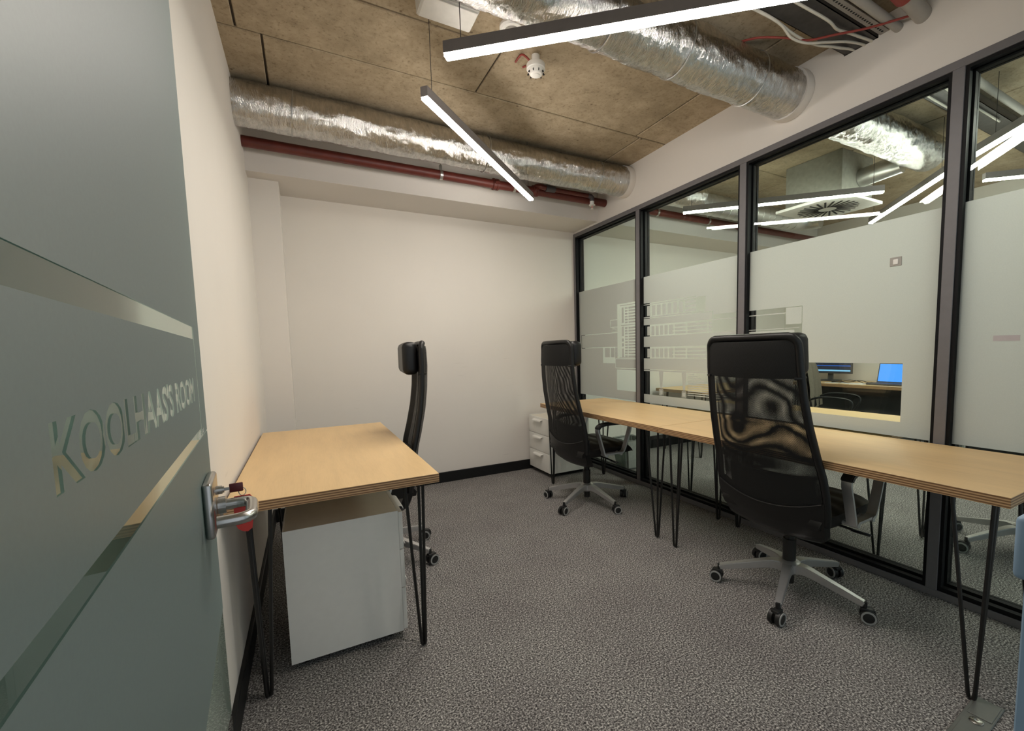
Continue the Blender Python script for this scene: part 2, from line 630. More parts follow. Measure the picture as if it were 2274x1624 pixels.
o = obj('wall_left', bxo(-.12, 0, Y0, D + .1, 0, ZC + .012), M['wall'])
structure(o, 'white painted wall beside the glass door and single desk', 'wall')
bm = bmesh.new()
box(bm, -.1, X2 + .1, D, D + .12, 0, ZC + .012)
o = obj('wall_back', bm, M['wall'])
structure(o, 'scuffed white end wall behind the chairs', 'wall')
o = obj('pilaster', bxo(0, .1844, 3.72, D, 0, 2.4845), M['plaster'])
structure(o, 'shallow white pilaster in the left corner under the beam', 'pilaster')
o = obj('ceiling_beam', bxo(0, X2, 3.585, D, 2.4845, ZC + .01), M['plaster'])
structure(o, 'white boxed beam below the ceiling along the end wall', 'beam')
o = obj('wall_far', bxo(X2, X2 + .12, Y0, D + .1, 0, ZC + .012), M['wall'])
structure(o, 'white far wall of the neighbouring office behind the glass', 'wall')

for nm, b, lab in (('baseboard_left', (0, .016, 1.2, 3.72, 0, .098), 'black baseboard along the left wall'),
                   ('baseboard_pilaster', (0, .2, 3.704, 3.72, 0, .098), 'short black baseboard round the pilaster'),
                   ('baseboard_back', (.184, W, D - .016, D, 0, .098), 'black baseboard along the end wall of this office'),
                   ('baseboard_right', (W + .11, X2, D - .016, D, 0, .15), 'black baseboard of the neighbouring office seen through glass')):
    structure(obj(nm, bxo(*b, bevel=.003, seg=1), M['black_base']), lab, 'baseboard')

# header wall above the glazing with the cable-tray opening
bm = bmesh.new()
HX0, HX1 = W + .006, W + .10
box(bm, HX0, HX1, Y0, 1.19, 2.466, ZC)
box(bm, HX0, HX1, 1.35, D, 2.466, ZC)
box(bm, HX0, HX1, 1.19, 1.35, 2.466, 2.752)
o = obj('wall_right', bm, M['plaster'])
structure(o, 'white plasterboard header above the glass partition', 'wall')

# ------------------------------------------------------------------ glass partition
win = bpy.data.objects.new('window_1', None)
COL.objects.link(win)
structure(win, 'anthracite framed glass partition with frosted film and drawing', 'partition')
FD = .105
MUL = [(3.985, 4.03), (2.9714, 3.0166), (1.9257, 1.9737), (.8444, .8884), (.12, .165)]
obj('top_rail', bxo(W, W + FD, .12, D, 2.4288, 2.466, bevel=.0015, seg=1), M['frame'], win)
obj('bottom_rail', bxo(W, W + FD, .12, D, 0, .0344, bevel=.0015, seg=1), M['frame'], win)
for a, b in MUL:
    obj('mullion', bxo(W, W + FD, a + (.012 if b == D else 0), b, .0344, 2.4288, bevel=.0015, seg=1), M['frame'], win)
bays = [(MUL[i + 1][1], MUL[i][0]) for i in range(4)]
XF, XB = W + .038, W + .076            # front and back pane
for (a, b) in bays:
    b2 = b + (.012 if b > 3.9 else 0)
    # black stepped glazing bead around each bay
    bm = bmesh.new()
    for (x0, x1, t) in ((W + .006, W + .036, .014), (W + .046, W + .0745, .022), (W + .086, W + FD - .004, .02)):
        box(bm, x0, x1, a, b2, .0344, .0344 + t * 1.5)
        box(bm, x0, x1, a, b2, 2.4288 - t, 2.4288)
        box(bm, x0, x1, a, a + t, .0344 + t * 1.5, 2.4288 - t)
        box(bm, x0, x1, b2 - t, b2, .0344 + t * 1.5, 2.4288 - t)
    obj('glazing_bead', bm, M['black_gasket'], win)
    obj('glass_pane', bxo(XF, XF + .008, a + .002, b2 - .002, .037, 2.426), M['glass'], win)
    obj('glass_pane', bxo(XB, XB + .008, a + .002, b2 - .002, .037, 2.426), M['glass'], win)

# frosted film: rectangles painted film (1) / clear (0) over an irregular grid; y runs towards the end wall
ZF0, ZF1 = .752, 1.852
ops = []
def C_(y0, y1, z0, z1): ops.append((min(y0, y1), max(y0, y1), min(z0, z1), max(z0, z1), 0))
def F_(y0, y1, z0, z1): ops.append((min(y0, y1), max(y0, y1), min(z0, z1), max(z0, z1), 1))
def L_(y0, y1, z0, z1, t=.006):
    C_(y0, y1, z0 - t / 2, z0 + t / 2); C_(y0, y1, z1 - t / 2, z1 + t / 2)
    C_(y0 - t / 2, y0 + t / 2, z0, z1); C_(y1 - t / 2, y1 + t / 2, z0, z1)
# bay 1 (far end): tower, balcony and terrace of the drawing
C_(3.07, 3.33, 1.145, 1.655)
for (z0, z1) in ((1.475, 1.618), (1.35, 1.44), (1.152, 1.235)):
    F_(3.235, 3.262, z0, z1)
for (z0, z1) in ((1.255, 1.285), (1.30, 1.33)):
    F_(3.235, 3.262, z0, z1)
for k in range(18):
    z0 = 1.155 + k * .0262
    if abs(z0 - 1.448) < .02: continue
    F_(3.178, 3.215, z0, z0 + .015)
    F_(3.05, 3.165, z0, z0 + .015)
F_(3.05, 3.275, 1.448, 1.455)
F_(3.05, 3.29, 1.633, 1.640)
F_(3.07, 3.30, 1.149, 1.154)
L_(3.324, 3.947, 1.249, 1.388)
L_(3.317, 3.438, 1.443, 1.512)
for k in range(4): C_(3.33, 3.41 - k * .0, 1.43 - k * .013, 1.434 - k * .013)
C_(3.367, 3.563, 1.094, 1.253)
F_(3.45, 3.53, 1.152, 1.243); F_(3.375, 3.435, 1.152, 1.243)
L_(3.0, 3.361, 1.049, 1.138)
C_(3.0, 3.341, .837, 1.034)
# bay 2: three storeys, slabs, stilts and stair
C_(2.37, 2.96, 1.503, 1.622); C_(2.281, 2.42, 1.497, 1.612)
F_(2.36, 2.96, 1.607, 1.613)
for k in range(7): F_(2.875 - k * .062, 2.915 - k * .062, 1.512, 1.596)
for k in range(3): F_(2.37, 2.475, 1.512 + k * .031, 1.530 + k * .031)
C_(2.213, 2.96, 1.488, 1.494); C_(2.213, 2.219, 1.44, 1.49)
for zb in (1.334, 1.143):
    C_(1.98, 2.96, zb, zb + .1)
    for k in range(6): F_(2.875 - k * .052, 2.912 - k * .052, zb + .009, zb + .085)
    for (a, b) in ((2.603, 2.637), (2.472, 2.588), (2.265, 2.455), (2.218, 2.248)):
        for k in range(3): F_(a, b, zb + .010 + k * .028, zb + .028 + k * .028)
C_(1.98, 2.213, 1.334, 1.468)
F_(1.98, 2.213, 1.427, 1.433); F_(1.98, 2.2, 1.338, 1.342); F_(1.98, 2.2, 1.148, 1.153)
C_(1.98, 2.96, 1.043, 1.048)
C_(1.98, 2.96, .826, 1.032)
for k in range(6):                               # tapering stilts
    for yc in (2.742, 2.487):
        w = .024 - k * .0024
        F_(yc - w, yc + w, 1.032 - (k + 1) * .024, 1.032 - k * .024)
for yc in (2.742, 2.487):
    F_(yc - .024, yc + .024, .832, .882); C_(yc - .019, yc + .019, .837, .876); F_(yc - .016, yc + .016, .840, .873)
for k in range(11):                              # stair treads
    F_(2.42 - .035 - k * .034, 2.45, 1.016 - k * .0165, 1.023 - k * .0165)
# bay 3: end of the drawing and the open viewing slot
C_(1.552, 1.93, 1.277, 1.466)
F_(1.655, 1.93, 1.428, 1.434); F_(1.57, 1.93, 1.334, 1.338); F_(1.60, 1.93, 1.285, 1.325)
F_(1.556, 1.655, 1.36, 1.462)
C_(1.037, 1.60, .827, 1.125)
for bi, (a, b) in enumerate(bays):
    b2 = b + (.012 if b > 3.9 else 0)
    lo, hi = a + .004, b2 - .004
    ys = sorted({lo, hi} | {min(max(v, lo), hi) for p in ops for v in p[:2]})
    zs = sorted({ZF0, ZF1} | {min(max(v, ZF0), ZF1) for p in ops for v in p[2:4]})
    if bi == 3: ys, zs = [lo, hi], [ZF0, ZF1]
    bm = bmesh.new()
    vc = {}
    def vert(y, z):
        if (y, z) not in vc: vc[(y, z)] = bm.verts.new((XF - .0012, y, z))
        return vc[(y, z)]
    for j in range(len(zs) - 1):
        zc_ = (zs[j] + zs[j + 1]) / 2
        run = None
        for i in range(len(ys)):
            on = False
            if i < len(ys) - 1:
                yc = (ys[i] + ys[i + 1]) / 2
                on = True
                if bi != 3:
                    for (p0, p1, q0, q1, t) in ops:
                        if p0 <= yc <= p1 and q0 <= zc_ <= q1: on = bool(t)
            if on and run is None: run = ys[i]
            if not on and run is not None:
                bm.faces.new((vert(run, zs[j]), vert(ys[i], zs[j]), vert(ys[i], zs[j + 1]), vert(run, zs[j + 1])))
                run = None
    f = obj('frosted_film', bm, M['film'], win)
    f['label'] = 'frosted film with a clear line drawing of a modern building' if bi in (0, 1) else 'plain frosted window film'

# small stickers on the film
o = obj('glass_sticker', bxo(XF - .005, XF - .0014, 1.06, 1.111, 1.615, 1.66, bevel=.0015, seg=1), M['conduit'])
tag(o, 'small grey square plate stuck on the frosted glass', 'plate')
bm = bmesh.new(); rbox(bm, XF - .0065, 1.085, 1.636, .004, .022, .026, .0015, 1)
s_ = obj('sticker_centre', bm, M['white_plastic'], o)
o = obj('tape_strip', bxo(XF - .003, XF - .0014, .63, .712, 1.228, 1.252), plain('mauve_tape', (.50, .45, .46), .5))
tag(o, 'short mauve tape strip on the rightmost frosted pane', 'tape')

# ------------------------------------------------------------------ doorway: open glass door leaf, jamb with keeper
ang = .08
t_ = Vector((-math.sin(ang), math.cos(ang), 0))
n_ = Vector((math.cos(ang), math.sin(ang), 0))
E_ = Vector((.086, 1.1, 0))               # free edge of the leaf on the floor
DM = Matrix(((t_.x, n_.x, 0, E_.x), (t_.y, n_.y, 0, E_.y), (0, 0, 1, 0), (0, 0, 0, 1)))
# door space: x along the leaf (0 at the free edge, negative towards the hinge), y towards the room, z up
DW, DH = 1.0, 2.42
door = bpy.data.objects.new('door_1', None)
COL.objects.link(door)
door.matrix_world = DM
structure(door, 'open glass door with grey green frosted film and clear lettering', 'door')
obj('glass_leaf', bxo(-DW, 0, -.010, 0, .01, DH, bevel=.001, seg=1), M['door_glass'], door)
FY = .0008
def film_piece(x0, x1, z0, z1):
    bm = bmesh.new()
    v = [bm.verts.new(p) for p in ((x0, FY, z0), (x1, FY, z0), (x1, FY, z1), (x0, FY, z1))]
    bm.faces.new(v)
    return bm
XS = -.092       # clear vertical line of the sign frame
XT = -.100
film = bmesh.new()
def fp(x0, x1, z0, z1): merge(film, film_piece(x0, x1, z0, z1))
xe = -.0005
fp(-DW, xe, 1.290, DH)                    # above the sign
fp(XS, xe, 1.083, 1.290)                  # right margin
fp(-DW, xe, .69, 1.081)                   # below the sign
obj('door_film', film, M['door_film'], door)
# sign field with the letters cut out of the film
def text_curve(body, bold=0):
    cu = bpy.data.curves.new('letters', 'FONT')
    cu.body = body
    cu.size = 1
    cu.offset = bold
    cu.resolution_u = 4
    to = bpy.data.objects.new('letters', cu)
    COL.objects.link(to)
    bpy.context.view_layer.update()
    dg = bpy.context.evaluated_depsgraph_get()
    me = bpy.data.meshes.new_from_object(to.evaluated_get(dg))
    bpy.data.objects.remove(to)
    return me
tm = text_curve("KOOLHAAS'S ROOM", .034)
ecount = {}
for p in tm.polygons:
    for k in p.edge_keys: ecount[k] = ecount.get(k, 0) + 1
xs = [v.co.x for v in tm.vertices]; yq = [v.co.y for v in tm.vertices]
tx0, tx1, ty0, ty1 = min(xs), max(xs), min(yq), max(yq)
LX0, LX1, LZ0, LZ1 = -.80, -.155, 1.155, 1.199
P2 = [Vector((LX0 + (v.co.x - tx0) / (tx1 - tx0) * (LX1 - LX0), LZ0 + (v.co.y - ty0) / (ty1 - ty0) * (LZ1 - LZ0))) for v in tm.vertices]
bd = [k for k, c in ecount.items() if c == 1]
nb = len(P2)
P2 += [Vector(q) for q in ((-DW, 1.099), (XT, 1.099), (XT, 1.267), (-DW, 1.267))]
edges = bd + [(nb, nb + 1), (nb + 1, nb + 2), (nb + 2, nb + 3), (nb + 3, nb)]
KS = 100.0
from mathutils.geometry import delaunay_2d_cdt
vo, _, fo, *_r = delaunay_2d_cdt([q * KS for q in P2], edges, [], 0, 1e-6)
segs = [(P2[a] * KS, P2[b] * KS) for a, b in bd]
def inside(q):
    c = False
    for a, b in segs:
        if (a.y > q.y) != (b.y > q.y) and q.x < (b.x - a.x) * (q.y - a.y) / (b.y - a.y) + a.x: c = not c
    return c
me = bpy.data.meshes.new('sign_film')
keep = [f for f in fo if not inside(sum((vo[k] for k in f), Vector((0, 0))) / len(f))]
me.from_pydata([(q.x / KS, FY, q.y / KS) for q in vo], [], [list(f) for f in keep])
me.materials.append(M['door_film'])
bpy.data.meshes.remove(tm)
so = bpy.data.objects.new('sign_film', me)
COL.objects.link(so)
so.parent = door
so['label'] = "film field with the words KOOLHAAS'S ROOM left clear"
# room number beside the frame line, clear letters rendered as raised vinyl
gm = text_curve('GF.04')
xs = [v.co.x for v in gm.vertices]; yq = [v.co.y for v in gm.vertices]
x0, x1, q0, q1 = min(xs), max(xs), min(yq), max(yq)
for v in gm.vertices:
    v.co = Vector((-.155 + (v.co.x - x0) / (x1 - x0) * .09, FY + .0006, 1.0835 + (v.co.y - q0) / (q1 - q0) * .0125))
gm.materials.clear(); gm.materials.append(plain('pale_vinyl', (.62, .66, .64), .5))
go = bpy.data.objects.new('room_number', gm)
COL.objects.link(go); go.parent = door
# handle: plate on the glass, return lever, key cylinder
bm = bmesh.new(); rbox(bm, -.128, .0085, .957, .115, .015, .102, .0055, 3)
obj('handle_plate', bm, M['steel'], door, 30)
HX, HZ = -.112, .947
bm = bmesh.new(); cyl(bm, (HX, .017, HZ), (HX, .030, HZ), .0165, 24)
obj('handle_rose', bm, M['steel'], door, 40)
bm = bmesh.new()
path = [(HX, .02, HZ), (HX, .045, HZ), (HX, .056, HZ), (HX - .004, .066, HZ), (HX - .014, .071, HZ), (HX - .028, .072, HZ), (HX - .075, .072, HZ), (HX - .092, .071, HZ), (HX - .102, .066, HZ), (HX - .107, .056, HZ), (HX - .108, .05, HZ), (HX - .108, .022, HZ)]
tube(bm, path, .0105, 16)
obj('lever', bm, M['steel'], door, 40)
bm = bmesh.new(); cyl(bm, (-.090, .015, .972), (-.090, .024, .972), .0085, 20); cyl(bm, (-.090, .024, .972), (-.090, .027, .972), .0065, 20)
obj('lock_cylinder', bm, M['steel'], door, 40)
# key left in the lock, red fob hanging from it
key = thing('key', 'key with dark red head left in the glass door lock', 'key')
bm = bmesh.new(); box(bm, -.0915, -.0885, .026, .037, .969, .975); bm.transform(DM); obj('key_blade', bm, M['steel'], key)
bm = bmesh.new(); rbox(bm, -.090, .0465, .972, .004, .023, .018, .0018, 2); bm.transform(DM); obj('key_head', bm, M['darkred'], key, 40)
bm = bmesh.new()
tube(bm, [(-.090 + .0, .056 + .006 * math.cos(a), .962 + .008 * math.sin(a)) for a in [2 * PI * k / 16 for k in range(16)]], .0008, 6, closed=True)
bm.transform(DM); obj('key_ring', bm, M['steel'], key)
bm = bmesh.new()
prof = [(.056, .978), (.082, .978), (.086, .972), (.086, .935), (.082, .908), (.074, .902), (.066, .904), (.058, .911), (.054, .922), (.053, .972)]
lo = [bm.verts.new((-.0912, a - .014, b - .024)) for a, b in prof]; hi = [bm.verts.new((-.0888, a - .014, b - .024)) for a, b in prof]
bm.faces.new(lo); bm.faces.new(list(reversed(hi)))
for i in range(len(prof)): bm.faces.new((lo[i], lo[(i + 1) % len(prof)], hi[(i + 1) % len(prof)], hi[i]))
bm.transform(DM)
o = obj('key_fob', bm, M['red_bright']); tag(o, 'bright red plastic tag hanging behind the door lever', 'key fob')

# fixed jamb of the doorway at the right edge of the view, with the lock keeper
wf = bpy.data.objects.new('wall_front', None)
COL.objects.link(wf)
structure(wf, 'glazed front with aluminium jamb beside the doorway', 'wall')
JX = 1.10
M['jamb'] = plain('aluminium_blue_daylight_tint', (.25, .37, .52), .45)  # grey aluminium, with the blue of the daylight painted into its colour
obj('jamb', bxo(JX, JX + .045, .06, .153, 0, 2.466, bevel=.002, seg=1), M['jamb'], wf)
obj('jamb_head', bxo(0, W, .06, .153, 2.4288, 2.466, bevel=.002, seg=1), M['frame'], wf)
obj('front_rail', bxo(JX + .045, W, .06, .153, 0, .0344, bevel=.002, seg=1), M['frame'], wf)
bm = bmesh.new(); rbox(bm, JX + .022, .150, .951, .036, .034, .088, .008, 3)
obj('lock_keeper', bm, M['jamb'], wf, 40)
obj('front_header', bxo(0, W, .075, .14, 2.466, ZC), M['plaster'], wf)
obj('front_glass', bxo(JX + .045, W, .1, .108, .0344, 2.4288), M['glass'], wf)

# recessed floor closer of the pivot door
M['closer'] = plain('worn_zinc', (.17, .175, .165), .5, .5)
fc = thing('floor_closer', 'grey metal floor closer plate set in carpet by desk leg', 'floor plate', (2.06, .462, 0), R(3))
obj('cover', bxo(-.24, .19, -.035, .04, 0, .006, bevel=.002, seg=1), M['closer'], fc)
obj('lid', bxo(.075, .18, -.03, .03, .006, .0085, bevel=.001, seg=1), M['closer'], fc)
obj('lid', bxo(-.22, .02, -.03, .03, .006, .0085, bevel=.001, seg=1), M['closer'], fc)
bm = bmesh.new(); lathe(bm, [(.018, .006), (.018, .009), (.013, .012), (.006, .012), (.006, .009)], 20); bm.transform(Matrix.Translation((.048, 0, 0)))
obj('spindle', bm, M['steel'], fc, 40)

# ------------------------------------------------------------------ desks on hairpin legs
TT, TH = .036, .75
def make_leg():
    """hairpin leg for a corner at the origin; inward is +x, +y; hangs from z = 0 down to -(TH-TT)"""
    bm = bmesh.new()
    H = TH - TT
    tops = [(.05, .155), (.055, .05), (.125, .06)]
    foot = Vector((.075, .080, -H))
    for k, (tx, ty) in enumerate(tops):
        d = Vector((tx - foot.x, ty - foot.y, 0)).normalized() * .011
        tube(bm, [(tx, ty, 0), tuple(foot + d + Vector((0, 0, .022))), tuple(foot + d * .75 + Vector((0, 0, .009))), tuple(foot + Vector((0, 0, .0065)))], .0064, 8)
    vs_ = [bm.verts.new(p) for p in ((.03, .03, -.004), (.15, .03, -.004), (.15, .08, -.004), (.08, .175, -.004), (.03, .175, -.004))]
    v2 = [bm.verts.new(v.co + Vector((0, 0, .004))) for v in vs_]
    bm.faces.new(list(reversed(vs_))); bm.faces.new(v2)
    for i in range(5): bm.faces.new((vs_[i], vs_[(i + 1) % 5], v2[(i + 1) % 5], v2[i]))
    me = bpy.data.meshes.new('leg')
    bmesh.ops.recalc_face_normals(bm, faces=bm.faces)
    bm.to_mesh(me); bm.free()
    me.materials.append(M['black_steel'])
    for p in me.polygons: p.use_smooth = True
    me.set_sharp_from_angle(angle=R(40))
    return me
LEG = make_leg()
def desk(label, x0, x1, y0, y1, group):
    t = thing('desk', label, 'desk', (x0, y0, 0), 0, group)
    lx, ly = x1 - x0, y1 - y0
    obj('tabletop', bxo(0, lx, 0, ly, TH - TT, TH, bevel=.0012, seg=1), M['ply'], t)
    for cx, cy_, sx, sy in ((0, 0, 1, 1), (lx, 0, -1, 1), (0, ly, 1, -1), (lx, ly, -1, -1)):
        l = bpy.data.objects.new('leg', LEG)
        COL.objects.link(l); l.parent = t
        l.location = (cx, cy_, TH - TT); l.scale = (sx, sy, 1)
    return t
G = 'birch plywood desks on hairpin legs'
desk('birch plywood desk on black hairpin legs against the left wall', .012, .7214, 1.684, 3.238, G)
desk('farther birch plywood desk in the row along the glass partition', 2.148, 2.8725, 1.967, 3.488, G)
desk('nearest birch plywood desk in the row along the glass partition', 2.1446, 2.8725, .430, 1.962, G)
desk('plywood desk just behind the glass in the neighbouring office', 2.992, 3.70, 1.10, 2.63, G)
desk('plywood desk by the end wall in the neighbouring office', 4.0, 5.5, 3.26, 3.97, G)
desk('plywood desk holding laptop and monitor in the neighbouring office', 5.90, 6.585, 1.98, 3.54, G)

# ------------------------------------------------------------------ drawer units
def drawer_unit(label, loc, rz, w=.44, d=.42, h=.535, zb=.032):
    """local: drawers face +x, body spans x -d..0, y 0..w"""
    t = thing('drawer_unit', label, 'drawer unit', loc, rz, 'white steel drawer units')
    z0, z1 = zb, zb + h
    bm = bmesh.new()
    th = .004
    box(bm, -d, 0, 0, th, z0, z1)                      # sides
    box(bm, -d, 0, w - th, w, z0, z1)
    box(bm, -d, -d + th, th, w - th, z0, z1)           # back
    box(bm, -d, 0, th, w - th, z0, z0 + th)
    obj('body', bm, M['white'], t)
    obj('top_panel', bxo(-d + th, 0, th, w - th, z1 - .012, z1 - .006), M['white_top'], t)
    gaps = [z0 + .004, z0 + h * .36, z0 + h * .68, z1 - .004]
    for a, b in zip(gaps, gaps[1:]):
        dr = obj('drawer', bxo(.0005, .018, .001, w - .001, a + .002, b - .002, bevel=.003, seg=2), M['white'], t, 40)
        bm = bmesh.new()
        mid = w / 2
        strap(bm, [(.018, mid, b - .024), (.038, mid, b - .026), (.046, mid, b - .031), (.048, mid, b - .040)], (0, 1, 0), .17, .0025)
        obj('lip_handle', bm, M['white'], dr)
    for x in (-d + .05, -.05):
        for y in (.05, w - .05):
            bm = bmesh.new(); cyl(bm, (x, y - .012, zb / 2), (x, y + .012, zb / 2), zb / 2, 14)
            obj('castor', bm, M['black_steel'], t)
    obj('plinth', bxo(-d + .02, -.02, .02, w - .02, zb - .012, zb - .001), M['black_base'], t)
    return t
drawer_unit('white drawer unit under the single desk by the left wall', (.583, 1.855, 0), 0, w=.46, d=.424, h=.535)
drawer_unit('white three drawer unit standing by the end wall corner', (2.296, 3.99, 0), PI, w=.42, d=.44, h=.54, zb=.04)

# ------------------------------------------------------------------ office chairs
ZB = [(.345, -.150, .200), (.37, -.180, .232), (.45, -.212, .248), (.52, -.222, .257), (.60, -.228, .258), (.68, -.238, .252), (.78, -.263, .243), (.91, -.290, .231), (1.03, -.305, .222), (1.16, -.312, .215), (1.25, -.310, .211), (1.295, -.303, .205)]
def back_at(z):
    for (a, ya, wa), (b, yb, wb) in zip(ZB, ZB[1:]):
        if z <= b:
            k = (z - a) / (b - a)
            return ya + (yb - ya) * k, wa + (wb - wa) * k
    return ZB[-1][1:]
def back_pt(u, z, dy=0, inset=0):
    y, w = back_at(z)
    w -= inset
    return Vector((u * w, y + dy + .035 * u * u, z))
def sheet(bm, zlo, zhi, dy, nu=14, nz=16, inset=0, zc=None, r=.0):
    """curved panel; zlo may be a function of u"""
    g_ = []
    for j in range(nz + 1):
        row = []
        for i in range(nu + 1):
            u = -1 + 2 * i / nu
            a = zlo(u) if callable(zlo) else zlo
            b = zhi(u) if callable(zhi) else zhi
            row.append(bm.verts.new(back_pt(u, a + (b - a) * j / nz, dy, inset)))
        g_.append(row)
    for j in range(nz):
        for i in range(nu):
            bm.faces.new((g_[j][i], g_[j][i + 1], g_[j + 1][i + 1], g_[j + 1][i]))
    return g_
def solid_sheet(zlo, zhi, dy0, dy1, nu=14, nz=10, inset=0):
    bm = bmesh.new()
    a = sheet(bm, zlo, zhi, dy0, nu, nz, inset)
    b = sheet(bm, zlo, zhi, dy1, nu, nz, inset)
    def side(p, q):
        for i in range(len(p) - 1): bm.faces.new((p[i], p[i + 1], q[i + 1], q[i]))
    side(a[0], b[0]); side(a[-1], b[-1]); side([r_[0] for r_ in a], [r_[0] for r_ in b]); side([r_[-1] for r_ in a], [r_[-1] for r_ in b])
    return bm
ARC = lambda u: .515 + .055 * u * u            # top of the leather skirt, lowest in the middle
def make_chair(label, cat='chair'):
    t = thing('office_chair', label, cat, group='high backed mesh office chairs')
    # seat with stitched rolls
    bm = bmesh.new()
    nx, ny = 12, 26
    top, botm = [], []
    for j in range(ny + 1):
        v = j / ny
        y = -.20 + v * .475
        rt, rb = [], []
        for i in range(nx + 1):
            u = -1 + 2 * i / nx
            w = .262 - .02 * (abs(v - .5) * 2) ** 4
            e = 1 - .55 * abs(u) ** 6
            lob = .006 * abs(math.sin(v * PI * 5))
            roll = -.055 * max(0, (v - .82) / .18) ** 2 - .03 * max(0, (.08 - v) / .08) ** 2
            rt.append(bm.verts.new((u * w, y, .468 + (.045 + lob) * e + roll)))
            rb.append(bm.verts.new((u * w * .95, y * .97, .432 - .01 * (1 - abs(u)) + .35 * max(0, roll + .03) * 0)))
        top.append(rt); botm.append(rb)
    for G_ in (top, botm):
        for j in range(ny):
            for i in range(nx): bm.faces.new((G_[j][i], G_[j][i + 1], G_[j + 1][i + 1], G_[j + 1][i]))
    for i in range(nx):
        bm.faces.new((top[0][i], top[0][i + 1], botm[0][i + 1], botm[0][i])); bm.faces.new((top[-1][i], top[-1][i + 1], botm[-1][i + 1], botm[-1][i]))
    for j in range(ny):
        bm.faces.new((top[j][0], top[j + 1][0], botm[j + 1][0], botm[j][0])); bm.faces.new((top[j][-1], top[j + 1][-1], botm[j + 1][-1], botm[j][-1]))
    obj('seat', bm, M['leather'], t, 50)
    # mechanism, lever, column
    bm = bmesh.new(); rbox(bm, 0, .0, .405, .19, .26, .05, .015, 2); cyl(bm, (-.13, .06, .40), (.13, .06, .40), .012, 10)
    obj('tilt_mechanism', bm, M['black_steel'], t, 40)
    bm = bmesh.new(); tube(bm, [(.08, .05, .395), (.22, .06, .388), (.25, .06, .386)], .006, 8); rbox(bm, .285, .06, .384, .08, .022, .009, .004, 1)
    obj('height_lever', bm, M['arm_black'], t, 40)
    bm = bmesh.new(); lathe(bm, [(.030, .16), (.030, .27), (.022, .27), (.022, .39)], 20)
    obj('gas_column', bm, M['black_steel'], t, 40)
    bm = bmesh.new(); cyl(bm, (0, 0, .045), (0, 0, .10), .024, 18)
    obj('column_end', bm, M['black_steel'], t, 40)
    bm = bmesh.new(); lathe(bm, [(.036, .095), (.052, .11), (.052, .15), (.036, .162)], 24)
    obj('hub', bm, M['alu'], t, 40)
    # back
    obj('back_skirt', solid_sheet(.345, ARC, -.002, .045, 16, 8), M['leather'], t, 50)
    bm = bmesh.new(); sheet(bm, lambda u: ARC(u) - .005, lambda u: 1.275, 0, 18, 26, .008)
    obj('rear_mesh', bm, M['net'], t, True)
    bm = bmesh.new(); sheet(bm, lambda u: .47, lambda u: 1.12, .036, 16, 24, .012)
    obj('front_mesh', bm, M['net2'], t, True)
    obj('headrest_backing', solid_sheet(1.115, 1.272, .004, .034, 14, 5, .012), M['fabric'], t, 50)
    # outer frame: padded welt up one side, over the top and down the other
    P_ = []
    for z in (.46, .52, .60, .68, .78, .91, 1.03, 1.16, 1.22): P_.append(back_pt(-1, z, .016))
    for a in range(1, 8):
        th_ = a / 8 * PI / 2
        z = 1.245 + .045 * math.sin(th_)
        q = back_pt(-1, 1.245, .016); q2 = back_pt(0, 1.29, .016)
        P_.append(Vector((q.x + .045 * (1 - math.cos(th_)), q.y - .012 * a / 8, z)))
    for u in (-.55, -.3, 0): P_.append(Vector((u * .205, back_pt(u, 1.29, .016).y, 1.291)))
    P_ = P_ + [Vector((-p.x, p.y, p.z)) for p in reversed(P_[:-1])]
    bm = bmesh.new(); tube(bm, P_, .0165, 10)
    obj('back_frame', bm, M['leather'], t, 60)
    # stitched seam along the skirt edge and between headrest and net
    bm = bmesh.new(); tube(bm, [back_pt(-.97 + 1.94 * k / 24, ARC(-.97 + 1.94 * k / 24), -.004) for k in range(25)], .0028, 6)
    obj('skirt_piping', bm, M['arm_black'], t, 60)
    for s in (-1, 1):
        bm = bmesh.new(); tube(bm, [back_pt(s * .93, 1.118, -.003), back_pt(s * 1.02, 1.117, -.001), back_pt(s * 1.05, 1.117, .016), back_pt(s * 1.02, 1.117, .036)], .006, 6)
        obj('headrest_strap', bm, M['leather'], t, 60)
    # headrest pad
    bm = bmesh.new(); rbox(bm, 0, 0, 0, .405, .085, .185, .032, 4)
    for v in bm.verts: v.co.y += .035 * (v.co.x / .2) ** 2
    bm.transform(Matrix.Translation((0, -.228, 1.205)))
    obj('headrest', bm, M['leather'], t, 60)
    # lumbar pad
    obj('lumbar_pad', solid_sheet(.50, .66, .03, .052, 12, 6, .05), M['leather'], t, 50)
    # arms
    for s in (-1, 1):
        x = s * .293
        loop = catmull([(x, -.045, .452), (x, -.058, .50), (x, -.085, .585), (x, -.100, .635), (x, -.085, .662), (x, -.04, .674), (x, .07, .675), (x, .165, .668), (x, .200, .655), (x, .198, .625), (x, .165, .53), (x, .135, .463), (x, .115, .452)], 4)
        bm = bmesh.new(); strap(bm, loop, (1, 0, 0), .040, .011); strap(bm, [(x, .118, .4525), (x, -.048, .4525)], (1, 0, 0), .036, .011)
        a = obj('armrest', bm, M['alu'], t, 40)
        bm = bmesh.new()
        pad = [p + Vector((0, 0, 0)) for p in loop if p.z > .64]
        strap(bm, [p + (Vector((0, 0, .004))) for p in pad], (1, 0, 0), .048, .022)
        bmesh.ops.bevel(bm, geom=list(bm.edges), offset=.004, segments=2, affect='EDGES')
        obj('arm_pad', bm, M['arm_black'], a, 50)
        for y in (-.03, .105):
            bm = bmesh.new(); cyl(bm, (x - s * .055, y, .446), (x + s * .022, y, .446), .012, 12)
            obj('arm_bolt', bm, M['alu'], a, 40)
